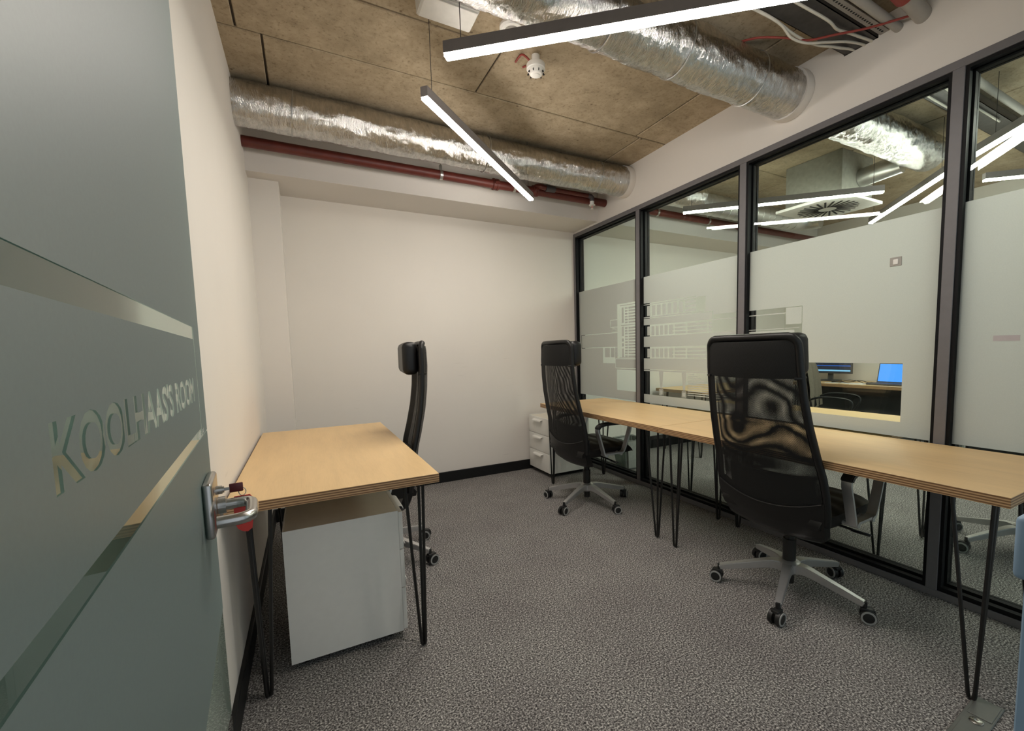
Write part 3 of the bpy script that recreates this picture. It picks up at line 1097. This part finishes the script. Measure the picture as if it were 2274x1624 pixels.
    # five-arm base and castors
    for k in range(5):
        bm = bmesh.new()
        prof = catmull([(.035, 0, .128), (.075, 0, .133), (.12, 0, .126), (.2, 0, .108), (.27, 0, .092), (.325, 0, .079)], 3)
        n = len(prof)
        strap(bm, prof, (0, 1, 0), [.056 - .030 * (i / (n - 1)) ** .6 for i in range(n)], [.046 - .020 * i / (n - 1) for i in range(n)])
        bmesh.ops.bevel(bm, geom=list(bm.edges), offset=.003, segments=2, affect='EDGES')
        a = obj('base_arm', bm, M['alu'], t, 50)
        a.rotation_euler = (0, 0, 2 * PI * k / 5)
        # castor
        bm = bmesh.new()
        for s in (-1, 1):
            lathe(bm, [(.008, s * .006), (.027, s * .006), (.0275, s * .012), (.0275, s * .022), (.024, s * .0245), (.008, s * .0245)][::1], 22, Matrix.Translation((-.012, 0, .0275)) @ Matrix.Rotation(PI / 2, 4, 'X'))
        rbox(bm, -.008, 0, .050, .042, .03, .018, .005, 2)
        cyl(bm, (0, 0, .05), (0, 0, .082), .0085, 12)
        c = obj('castor', bm, M['wheel'], t, 40)
        c.location = (.325 * math.cos(2 * PI * k / 5), .325 * math.sin(2 * PI * k / 5), 0)
        c.rotation_euler = (0, 0, k * 2.1 + .6)
        c.scale = (1.13, 1.13, 1.13)
        for s in (-1, 1):
            bm = bmesh.new()
            lathe(bm, [(.0195, s * .0240), (.0258, s * .0225), (.0258, s * .0260), (.0195, s * .0264)], 22, Matrix.Translation((-.012, 0, .0275)) @ Matrix.Rotation(PI / 2, 4, 'X'), True)
            obj('castor_ring', bm, M['rim'], c, 40)
    return t
def pose(ch, x, y, phi, base, tilt=0):
    """phi = world heading of the sitter in degrees; base = heading of one base arm"""
    ch.location = (x, y, 0)
    ch.rotation_euler = (0, 0, R(phi - 90))
    off = R(base - phi + 90)
    k = 0
    for c in ch.children:
        nm = c.name.split('.')[0]
        if nm == 'base_arm':
            c.rotation_euler[2] = off + 2 * PI * k / 5; k += 1
    k = 0
    for c in ch.children:
        if c.name.split('.')[0] == 'castor':
            a = off + 2 * PI * k / 5
            c.location = (.325 * math.cos(a), .325 * math.sin(a), 0); k += 1
            c.rotation_euler[2] = off + random.uniform(-.5, .5) + (k * 1.9)
    if tilt:
        T = Matrix.Translation((0, -.1, .45)) @ Matrix.Rotation(R(tilt), 4, 'X') @ Matrix.Translation((0, .1, -.45))
        for c in ch.children:
            if c.name.split('.')[0] in ('back_skirt', 'rear_mesh', 'front_mesh', 'headrest_backing', 'back_frame', 'skirt_piping', 'headrest_strap', 'headrest', 'lumbar_pad'):
                c.matrix_local = T
ch2 = make_chair('nearest black high back office chair in front of the closest desk')
ch1 = copy_tree(ch2); ch1['label'] = 'black high back office chair at the farther partition desk beside drawers'
ch3 = copy_tree(ch2); ch3['label'] = 'black office chair seen edge on at the left wall desk'
ch4 = copy_tree(ch2); ch4['label'] = 'black office chair behind the glass at the right edge'
pose(ch2, 2.349, 1.243, 2, 61, 6)
pose(ch1, 2.22, 2.85, 0, 60)
pose(ch3, .615, 2.685, 173, 28)
pose(ch4, 3.88, .80, 195, 150)

# ------------------------------------------------------------------ ceiling services
def foil_duct(name, label, x0, x1, yc, zc, r, bands, seed, amp=.006):
    t = thing(name, label, 'duct')
    bm = bmesh.new()
    n, seg = int((x1 - x0) / .008), 60
    rings = []
    for i in range(n + 1):
        x = x0 + (x1 - x0) * i / n
        ring = []
        for k in range(seg):
            a = 2 * PI * k / seg
            p = Vector((x * 9, math.cos(a) * 3.2 + seed, math.sin(a) * 3.2))
            p2 = Vector((x * 48, math.cos(a) * 6 + seed, math.sin(a) * 6))
            d = amp * noise.noise(p) + amp * .5 * noise.noise(p * 3.1) + .0028 * noise.noise(p2) + .0016 * noise.noise(p2 * 1.9) + .004 * noise.noise(Vector((x * 1.3, seed, 0)))
            ring.append(bm.verts.new((x, yc + (r + d) * math.cos(a) + .006 * math.sin(x * 2.1 + seed), zc + (r + d) * math.sin(a))))
        rings.append(ring)
    for A, B in zip(rings, rings[1:]):
        for k in range(seg): bm.faces.new((A[k], A[(k + 1) % seg], B[(k + 1) % seg], B[k]))
    bm.faces.new(list(reversed(rings[0]))); bm.faces.new(rings[-1])
    obj('foil_wrap', bm, M['foil'], t, 70)
    for x in bands:
        bm = bmesh.new()
        rr = []
        for dx, dr in ((-.003, .002), (-.002, .006), (.002, .006), (.003, .002)):
            rr.append([bm.verts.new((x + dx + .01 * math.sin(2 * PI * k / 40), yc + .006 * math.sin(x * 2.1 + seed) + (r + dr) * math.cos(2 * PI * k / 40), zc + (r + dr) * math.sin(2 * PI * k / 40))) for k in range(40)])
        for A, B in zip(rr, rr[1:]):
            for k in range(40): bm.faces.new((A[k], A[(k + 1) % 40], B[(k + 1) % 40], B[k]))
        obj('band', bm, M['foil_tape'], t, 40)
    return t
def collar(parent, x, yc, zc, r):
    bm = bmesh.new()
    lathe(bm, [(r + .006, 0), (r + .010, .010), (r + .008, .035), (r + .006, .06)], 40, Matrix.Translation((x, yc, zc)) @ Matrix.Rotation(-PI / 2, 4, 'Y'))
    obj('plaster_collar', bm, M['plaster'], parent, 40)
d1 = foil_duct('foil_duct', 'foil wrapped round duct running along the end wall beam', 0, W + .9, 3.145, 2.706, .122, (.3, 1.55, 2.55), 3.7)
d2 = foil_duct('foil_duct', 'foil wrapped duct crossing the ceiling behind the long lamp', .25, W + 1.75, 1.632, 2.69, .128, (1.52, 1.96, 2.50), 9.1)
collar(d2, HX0, 1.632, 2.69, .128)
collar(d1, HX0, 3.145, 2.709, .123)
# spiral steel continuation in the neighbouring office
def spiral_duct(label, x0, x1, yc, zc, r):
    t = thing('spiral_duct', label, 'duct')
    bm = bmesh.new(); n = int((x1 - x0) / .1)
    pr = []
    for i in range(n):
        x = x0 + (x1 - x0) * i / n
        w = (x1 - x0) / n
        pr += [(r, x), (r, x + w * .88), (r + .004, x + w * .91), (r + .004, x + w * .97), (r, x + w)]
    lathe(bm, [(a, b) for a, b in pr], 36, Matrix.Translation((0, yc, zc)) @ Matrix.Rotation(PI / 2, 4, 'Y'))
    obj('spiral_pipe', bm, M['galv'], t, 30)
    bm = bmesh.new(); tube(bm, [(x1, yc, zc), (x1 + .06, yc, zc), (x1 + .16, yc - .03, zc), (x1 + .22, yc - .1, zc), (x1 + .24, yc - .2, zc)], r * .99, 28)
    obj('elbow', bm, M['galv'], t, 40)
    return t
spiral_duct('bare spiral steel duct in the neighbouring office', W + .9, 5.3, 3.145, 2.66, .10)

# air diffuser with plenum box in the neighbouring office
df = thing('air_diffuser', 'square swirl air diffuser under a grey plenum box', 'diffuser', (4.50, 2.30, 0))
obj('plenum_box', bxo(-.24, .24, -.24, .24, 2.47, ZC - .003), M['dull_metal'], df)
obj('face_plate', bxo(-.30, .30, -.30, .30, 2.445, 2.47, bevel=.004, seg=1), M['white_plastic'], df)
for k in range(24):
    a = 2 * PI * k / 24
    bm = bmesh.new()
    Mx = Matrix.Rotation(a, 4, 'Z')
    box(bm, .07, .23, -.008, .008, 2.442, 2.446)
    for v in bm.verts: v.co.y += (v.co.x - .07) * .25
    bm.transform(Mx)
    obj('swirl_slot', bm, M['dark'], df)
bm = bmesh.new(); tube(bm, [(.05, -.24, 2.64), (.05, -.40, 2.65), (.06, -.53, 2.66)], .075, 20)
obj('inlet_pipe', bm, M['galv'], df, 40)

# sprinkler pipework
sp = thing('sprinkler_pipe', 'dark red sprinkler main along the beam under the foil duct', 'pipe')
PY, PZ, PR = 3.465, 2.625, .0345
bm = bmesh.new(); tube(bm, [(.0, PY, PZ), (X2 - .2, PY, PZ)], PR, 24); obj('main_pipe', bm, M['red_pipe'], sp, 40)
def coupling(x, col='red_pipe'):
    bm = bmesh.new()
    lathe(bm, [(PR + .002, -.028), (PR + .011, -.024), (PR + .011, -.008), (PR + .006, -.006), (PR + .006, .006), (PR + .011, .008), (PR + .011, .024), (PR + .002, .028)], 24, Matrix.Translation((x, PY, PZ)) @ Matrix.Rotation(PI / 2, 4, 'Y'))
    for s in (-1, 1): rbox(bm, x, PY + s * (PR + .016), PZ, .04, .018, .022, .004, 1)
    obj('coupling', bm, M[col], sp, 40)
for x in (1.76, 2.13, 4.85): coupling(x)
for x in (1.30, 1.93, 3.55, 4.3):
    bm = bmesh.new()
    seg = 20
    for (x0, x1) in ((x - .011, x + .011),):
        lathe(bm, [(PR + .0015, -.011), (PR + .004, -.011), (PR + .004, .011), (PR + .0015, .011)], seg, Matrix.Translation((x, PY, PZ)) @ Matrix.Rotation(PI / 2, 4, 'Y'))
    rbox(bm, x, PY, PZ + PR + .02, .022, .02, .04, .004, 1)
    cyl(bm, (x, PY, PZ + PR + .03), (x, PY, ZC), .004, 8)
    obj('pipe_clamp', bm, M['galv'], sp, 40)
bm = bmesh.new()
BY, BZ = PY - .075, PZ + .012
tube(bm, catmull([(2.13, PY, PZ + .02), (2.135, PY - .03, PZ + .03), (2.16, PY - .07, PZ + .02), (2.20, BY, BZ)], 4), .022, 16)
obj('branch_tee', bm, M['red_pipe'], sp, 50)
bm = bmesh.new(); tube(bm, [(2.20, BY, BZ), (2.29, BY, BZ)], .027, 18); obj('branch_sleeve', bm, M['cap'], sp, 40)
bm = bmesh.new(); tube(bm, [(2.28, BY, BZ), (2.66, BY, BZ)], .0185, 16); obj('branch_pipe', bm, M['red_pipe'], sp, 40)
bm = bmesh.new(); tube(bm, [(2.64, BY, BZ), (2.67, BY, BZ), (2.685, BY, BZ - .012), (2.686, BY, BZ - .045)], .0215, 16); obj('branch_elbow', bm, M['cap'], sp, 40)
bm = bmesh.new(); lathe(bm, [(.016, -.075), (.019, -.07), (.019, -.045), (.016, -.043)], 20); hd = obj('sprinkler_head', bm, M['white_plastic'], sp, 40, (2.686, BY, BZ))
hd['label'] = 'white sprinkler head with red bulb'
bm = bmesh.new(); lathe(bm, [(.020, -.084), (.029, -.081), (.029, -.076), (.018, -.072)], 24); obj('escutcheon', bm, M['white_plastic'], hd, 40)
bm = bmesh.new(); cyl(bm, (0, 0, -.108), (0, 0, -.082), .0032, 10); obj('glass_bulb', bm, M['red_bright'], hd, 40)
bm = bmesh.new(); lathe(bm, [(.006, -.114), (.013, -.112), (.013, -.110), (.004, -.107)], 16)
for s in (-1, 1): tube(bm, [(s * .008, 0, -.082), (s * .009, 0, -.096), (s * .003, 0, -.109)], .0016, 6)
obj('deflector', bm, M['white_plastic'], hd, 40)

# smoke detectors
def detector(label, x, y, z, s=1):
    t = thing('smoke_detector', label, 'smoke detector', (x, y, z), .4)
    bm = bmesh.new(); lathe(bm, [(.022 * s, .046), (.022 * s, .0), (.049 * s, 0), (.051 * s, -.004), (.051 * s, -.026), (.047 * s, -.030)], 32); obj('base', bm, M['white_plastic'], t, 35)
    bm = bmesh.new(); lathe(bm, [(.046 * s, -.030), (.045 * s, -.034), (.032 * s, -.054), (.024 * s, -.057), (.020 * s, -.057)], 32); obj('chamber', bm, M['white_plastic'], t, 35)
    bm = bmesh.new(); lathe(bm, [(.021 * s, -.056), (.021 * s, -.0595), (.018 * s, -.061)], 24); obj('cap', bm, M['white'], t, 35)
    for k in range(9):
        a = 2 * PI * k / 9
        bm = bmesh.new()
        box(bm, -.004, .004, -.0012, .0012, -.009, .009)
        bm.transform(Matrix.Rotation(a, 4, 'Z') @ Matrix.Translation((.0405 * s, 0, -.044)) @ Matrix.Rotation(R(-33), 4, 'Y'))
        obj('vent_slot', bm, M['dark'], t)
    return t
t = detector('white smoke detector hanging between the two long lamps', 1.474, 2.178, 2.782)
bm = bmesh.new()
for s in (-1, 1): tube(bm, catmull([(.02 * s, .02, .012), (.045 * s, .03, .03), (.05 * s, .06, .05), (.03 * s, .12, .047)], 4), .0055, 8)
obj('red_wire', bm, M['red_cable'], t, 40)
dt = thing('ceiling_sensor', 'round white sensor partly hidden behind the upper lamp', 'sensor', (1.245, 1.985, 2.79))
bm = bmesh.new(); lathe(bm, [(.02, .05), (.02, 0), (.056, 0), (.06, -.006), (.06, -.018), (.052, -.026)], 30); obj('housing', bm, M['white_plastic'], dt, 35)
bm = bmesh.new(); lathe(bm, [(.036, -.026), (.034, -.030), (.024, -.036), (.01, -.038)], 24); obj('lens', bm, M['conduit'], dt, 40)
eb = thing('emergency_light', 'white wedge shaped box fixed under the concrete ceiling', 'light box', (.935, 2.03, 0))
bm = bmesh.new()
v = [bm.verts.new(p) for p in ((-.125, .04, 2.75), (.125, .04, 2.75), (.125, -.10, 2.75), (-.125, -.10, 2.75), (-.125, .06, ZC), (.125, .06, ZC), (.125, -.12, ZC), (-.125, -.12, ZC))]
for q in ((0, 1, 2, 3), (4, 5, 6, 7), (0, 1, 5, 4), (1, 2, 6, 5), (2, 3, 7, 6), (3, 0, 4, 7)): bm.faces.new([v[i] for i in q])
bmesh.ops.bevel(bm, geom=list(bm.edges), offset=.004, segments=2, affect='EDGES')
obj('housing', bm, M['white'], eb, 40)
obj('bottom_lens', bxo(-.118, .118, -.095, .034, 2.745, 2.751, bevel=.002, seg=1), M['white_plastic'], eb)

# cable tray, cables and conduits crossing into the header opening
tr = thing('cable_tray', 'dark perforated cable tray under the concrete at the right', 'cable tray')
TX0, TX1, TY0, TY1, TZ = .9, X2 - .1, 1.195, 1.345, 2.755
obj('tray_base', bxo(TX0, TX1, TY0, TY1, TZ, TZ + .003), M['tray'], tr)
obj('tray_side', bxo(TX0, TX1, TY0, TY0 + .003, TZ, TZ + .05), M['tray'], tr)
obj('tray_side', bxo(TX0, TX1, TY1 - .003, TY1, TZ, TZ + .05), M['tray'], tr)
obj('tray_cover', bxo(TX0, W + .02, TY0 - .052, TY0 - .012, TZ + .003, TZ + .008), M['tray_light'], tr)
bm = bmesh.new()
for k in range(int((W - 1.5) / .02)): box(bm, 1.5 + k * .02, 1.5 + k * .02 + .009, TY0 - .036, TY0 - .028, TZ + .0015, TZ + .0035)
so_ = obj('perforation', bm, M['dark'], tr); so_['kind'] = 'stuff'
def cable(label, pts, r, mat, name='cable', group=None):
    bm = bmesh.new(); tube(bm, catmull(pts, 6), r, 8)
    return tag(obj(name, bm, M[mat], None, 50), label, 'cable', group)
cable('white cable clipped along the left side of the tray', [(1.5, 1.36, 2.745), (2.0, 1.35, 2.742), (2.25, 1.335, 2.735), (2.45, 1.345, 2.725), (2.60, 1.335, 2.72), (2.75, 1.31, 2.735), (3.0, 1.30, 2.765), (3.6, 1.31, 2.745), (4.4, 1.31, 2.74)], .0065, 'cable')
cable('white cable sagging below its neighbour at the tray edge', [(1.5, 1.35, 2.748), (2.0, 1.345, 2.74), (2.3, 1.335, 2.73), (2.42, 1.345, 2.705), (2.52, 1.33, 2.70), (2.62, 1.30, 2.715), (2.78, 1.26, 2.74), (3.0, 1.245, 2.765)], .006, 'cable')
cable('white cable running along the middle of the dark tray', [(1.5, 1.24, 2.745), (2.2, 1.235, 2.742), (2.5, 1.225, 2.735), (2.62, 1.24, 2.738), (2.75, 1.225, 2.742), (3.1, 1.215, 2.762), (3.8, 1.225, 2.745), (4.6, 1.225, 2.742)], .0065, 'cable')
cable('thin red fire alarm cable slung across the cable tray', [(2.30, 1.66, 2.80), (2.36, 1.50, 2.775), (2.45, 1.40, 2.745), (2.52, 1.33, 2.712), (2.62, 1.25, 2.72), (2.72, 1.16, 2.725), (2.80, 1.06, 2.73), (2.84, 1.03, 2.74)], .0055, 'red_cable')
bm = bmesh.new(); tube(bm, [(1.2, 1.105, 2.78), (W + .02, 1.105, 2.745), (W + 2.4, 1.105, 2.75)], .02, 16)
tag(obj('conduit', bm, M['conduit'], None, 40), 'grey conduit pipe running beside the cable tray', 'conduit')
bm = bmesh.new(); tube(bm, [(2.60, 1.01, 2.785), (W + .02, 1.01, 2.74)], .034, 20)
cp = thing('pipe_stub', 'grey pipe stub with red collar entering the white header', 'pipe')
obj('stub', bm, M['conduit'], cp, 40)
bm = bmesh.new(); tube(bm, [(2.66, 1.01, 2.776), (2.72, 1.01, 2.767)], .041, 20); obj('red_collar', bm, M['red_cable'], cp, 40)

# ------------------------------------------------------------------ linear pendant lamps
def lamp(label, p, q, z=2.43, wire=.07, wire2=.07):
    P, Q = Vector((*p, 0)), Vector((*q, 0))
    L = (Q - P).length
    a = math.atan2(Q.y - P.y, Q.x - P.x)
    t = thing('linear_pendant_lamp', label, 'lamp', (P.x, P.y, z), a, 'linear pendant lamps')
    hw = .0185
    bm = bmesh.new()
    box(bm, 0, L, -hw, hw, .002, .048)
    obj('housing', bm, M['lamp_body'], t)
    bm = bmesh.new()
    box(bm, .003, L - .003, -hw + .002, hw - .002, -.010, .002)
    obj('led_diffuser', bm, M['led'], t)
    for x in (wire, L - wire2):
        bm = bmesh.new(); tube(bm, [(x, 0, .048), (x, 0, ZC - z)], .0018, 6)
        obj('suspension_wire', bm, M['tray'], t)
        bm = bmesh.new(); lathe(bm, [(.009, ZC - z - .02), (.012, ZC - z - .004), (.012, ZC - z)], 14); obj('ceiling_cup', bm, M['galv'], t, 40)
    return t
lamp('linear pendant lamp slanting towards the end wall', (.841, 2.115), (1.93, 3.145))
lamp('long linear pendant lamp at the top crossing the foil duct', (.849, 1.795), (1.990, .822))
lamp('lit linear lamp nearest the end wall in the neighbouring office', (3.29, 2.86), (4.36, 1.80), 2.42)
lamp('lit linear lamp slanting behind the wide mullion in the neighbouring office', (5.317, 2.333), (4.24, 1.29), wire2=.25)
lamp('lit linear lamp continuing the slanting one towards the front behind glass', (4.19, 1.24), (3.19, .14), wire=.22)
lamp('lit linear lamp farthest right behind the glass', (4.82, 1.356), (5.90, .32), wire=.27)

# ------------------------------------------------------------------ neighbouring office furniture
lap = thing('laptop', 'open laptop with bright blue screen on the far desk', 'laptop', (6.13, 2.47, TH), R(180))
M['screen'] = mat_emit('laptop_screen', (.06, .30, .95), 1.15)
obj('keyboard_base', bxo(-.12, .12, -.17, .17, .0, .018, bevel=.004, seg=1), M['greyboard'], lap)
bm = bmesh.new(); box(bm, -.006, .0, -.17, .17, 0, .235); bm.transform(Matrix.Translation((-.12, 0, .016)) @ Matrix.Rotation(R(-14), 4, 'Y')); obj('lid', bm, M['greyboard'], lap)
bm = bmesh.new(); box(bm, .0, .0015, -.16, .16, .014, .222); bm.transform(Matrix.Translation((-.12, 0, .016)) @ Matrix.Rotation(R(-14), 4, 'Y')); obj('screen', bm, M['screen'], lap)
mon = thing('monitor', 'dark wide monitor with blue interface lines on the far desk', 'monitor', (6.33, 3.22, TH), R(180))
def mat_ui():
    m, nt, p = new_mat('monitor_interface')
    tc = N(nt, 'ShaderNodeTexCoord'); s = N(nt, 'ShaderNodeSeparateXYZ'); nt.links.new(tc.outputs['Object'], s.inputs[0])
    c = ramp(nt, s.outputs['Z'], [(.0, (.01, .012, .02)), (.126, (.01, .012, .02)), (.127, (.25, .55, .85)), (.146, (.25, .55, .85)), (.147, (.012, .015, .03)), (.19, (.012, .015, .03)), (.192, (.02, .10, .45)), (.204, (.02, .10, .45)), (.206, (.012, .015, .03))])
    for n_ in nt.nodes:
        if n_.type == 'VALTORGB': n_.color_ramp.interpolation = 'CONSTANT'
    nt.links.new(c, p.inputs['Emission Color']); p.inputs['Emission Strength'].default_value = .9; p.inputs['Base Color'].default_value = (.01, .01, .012, 1)
    return m
M['ui'] = mat_ui()
bm = bmesh.new(); box(bm, -.02, .02, -.27, .27, .10, .45); obj('bezel', bm, M['greyboard'], mon)
obj('display', bxo(.02, .0215, -.26, .26, .112, .44), M['ui'], mon)
bm = bmesh.new(); rbox(bm, -.03, 0, .10, .03, .06, .2, .005, 1); rbox(bm, -.01, 0, .008, .18, .22, .015, .005, 1); obj('stand', bm, M['greyboard'], mon)
for k, (x, y, a, lab) in enumerate(((6.02, 3.02, .3, 'crumpled white sheet lying under the monitor'), (6.05, 2.88, -.4, 'loose white sheet beside the cables'), (5.99, 2.72, .1, 'small white booklet beside the laptop'))):
    bm = bmesh.new()
    g_ = [[bm.verts.new((-.05 + .1 * i / 5, -.07 + .14 * j / 5, .012 * abs(noise.noise(Vector((i * .8, j * .8, k * 7)))) + (.012 if k == 2 else .002))) for i in range(6)] for j in range(6)]
    for j in range(5):
        for i in range(5): bm.faces.new((g_[j][i], g_[j][i + 1], g_[j + 1][i + 1], g_[j + 1][i]))
    e_ = bmesh.ops.extrude_face_region(bm, geom=list(bm.faces))
    for v in e_['geom']:
        if isinstance(v, bmesh.types.BMVert): v.co.z = 0
    o = obj('paper_sheet', bm, M['paper'], None, 60, (x, y, TH)); o.rotation_euler = (0, 0, a)
    tag(o, lab, 'paper')
cable('black charger cable looped on the far desk behind the papers', [(6.10, 3.07, .756), (6.12, 2.96, .765), (6.1, 2.86, .79), (6.12, 2.76, .775), (6.08, 2.69, .757), (6.12, 2.64, .77), (6.14, 2.60, .765)], .004, 'arm_black', 'charger_cable')
cable('black cable lying across the far desk below the monitor', [(6.15, 3.09, .756), (6.13, 2.94, .758), (6.12, 2.84, .77), (6.10, 2.74, .79), (6.12, 2.66, .765), (6.16, 2.62, .756)], .004, 'arm_black', 'charger_cable')
o = obj('modesty_panel', bxo(6.30, 6.32, 2.15, 3.4, .12, .712), M['greyboard']); tag(o, 'dark grey panel under the far desk', 'panel')

# visitor chair with tubular arms and a linen jacket over its back
vc = thing('visitor_chair', 'dark chair with thin tubular arms wearing a linen jacket', 'chair', (5.40, 2.66, 0), R(-72))
bm = bmesh.new(); rbox(bm, 0, 0, .45, .46, .48, .06, .025, 3); obj('seat', bm, M['fabric'], vc, 50)
bm = bmesh.new(); rbox(bm, -.23, 0, .78, .04, .46, .52, .018, 3, Matrix.Rotation(R(-8), 4, 'Y')); obj('backrest', bm, M['fabric'], vc, 50)
for s in (-1, 1):
    bm = bmesh.new(); tube(bm, catmull([(-.20, s * .25, .62), (-.1, s * .26, .66), (.05, s * .265, .665), (.17, s * .26, .645), (.2, s * .255, .59), (.15, s * .25, .47)], 5), .011, 10)
    obj('tubular_arm', bm, M['arm_black'], vc, 50)
for sx in (-1, 1):
    for sy in (-1, 1):
        bm = bmesh.new(); tube(bm, [(sx * .2, sy * .22, 0), (sx * .19, sy * .21, .43)], .011, 10); obj('leg', bm, M['arm_black'], vc, 50)
bm = bmesh.new()
nu, nv = 16, 18
g_ = []
prof = catmull([(-.315, 0, .62), (-.305, 0, .80), (-.30, 0, 1.00), (-.285, 0, 1.06), (-.255, 0, 1.065), (-.232, 0, 1.03), (-.205, 0, .90), (-.185, 0, .72), (-.18, 0, .52)], 3)
nv = len(prof) - 1
for j in range(nv + 1):
    v = j / nv
    row = []
    for i in range(nu + 1):
        u = -1 + 2 * i / nu
        d = abs(v - .45) * 2
        row.append(bm.verts.new((prof[j].x + .012 * math.sin(u * 9 + v * 5) * d, u * (.235 + .06 * d), prof[j].z - .05 * u * u * (1 - d))))
    g_.append(row)
for j in range(nv):
    for i in range(nu): bm.faces.new((g_[j][i], g_[j][i + 1], g_[j + 1][i + 1], g_[j + 1][i]))
bmesh.ops.solidify(bm, geom=list(bm.faces), thickness=.012)
jo = obj('jacket', bm, M['jacket'], None, 60, (5.40, 2.66, 0)); jo.rotation_euler = (0, 0, R(-72))
tag(jo, 'beige linen jacket draped over the chair behind the glass slot', 'jacket')

# waste bin with liner, behind the glass
wb = thing('waste_bin', 'grey waste bin with plastic liner behind the glass', 'bin', (3.18, 3.48, 0))
bm = bmesh.new()
pr = [(.10, .0), (.14, .30)]
rings = []
for rr, z in ((.095, .002), (.13, .30)):
    rings.append([bm.verts.new((sx * rr * 1.1, sy * rr, z)) for sx, sy in ((-1, -1), (1, -1), (1, 1), (-1, 1))])
bm.faces.new(list(reversed(rings[0])))
for k in range(4): bm.faces.new((rings[0][k], rings[0][(k + 1) % 4], rings[1][(k + 1) % 4], rings[1][k]))
bmesh.ops.bevel(bm, geom=list(bm.edges), offset=.02, segments=2, affect='EDGES')
bmesh.ops.solidify(bm, geom=list(bm.faces), thickness=.003)
obj('bin_body', bm, M['bin'], wb, 50)
bm = bmesh.new()
n = 40
rr = []
for (s, z, a) in ((1.0, .305, .0), (1.06, .315, .01), (1.08, .29, .012), (1.05, .255, .014)):
    ring = []
    for k in range(n):
        th_ = 2 * PI * k / n
        c_, s_ = math.cos(th_), math.sin(th_)
        q = .128 * s / max(abs(c_) / 1.1, abs(s_)) ** .9 * .92
        ring.append(bm.verts.new((c_ * q, s_ * q, z + a * noise.noise(Vector((c_ * 4, s_ * 4, z * 9))))))
    rr.append(ring)
for A, B in zip(rr, rr[1:]):
    for k in range(n): bm.faces.new((A[k], A[(k + 1) % n], B[(k + 1) % n], B[k]))
bmesh.ops.solidify(bm, geom=list(bm.faces), thickness=.0015)
obj('liner', bm, M['bin'], wb, 50)
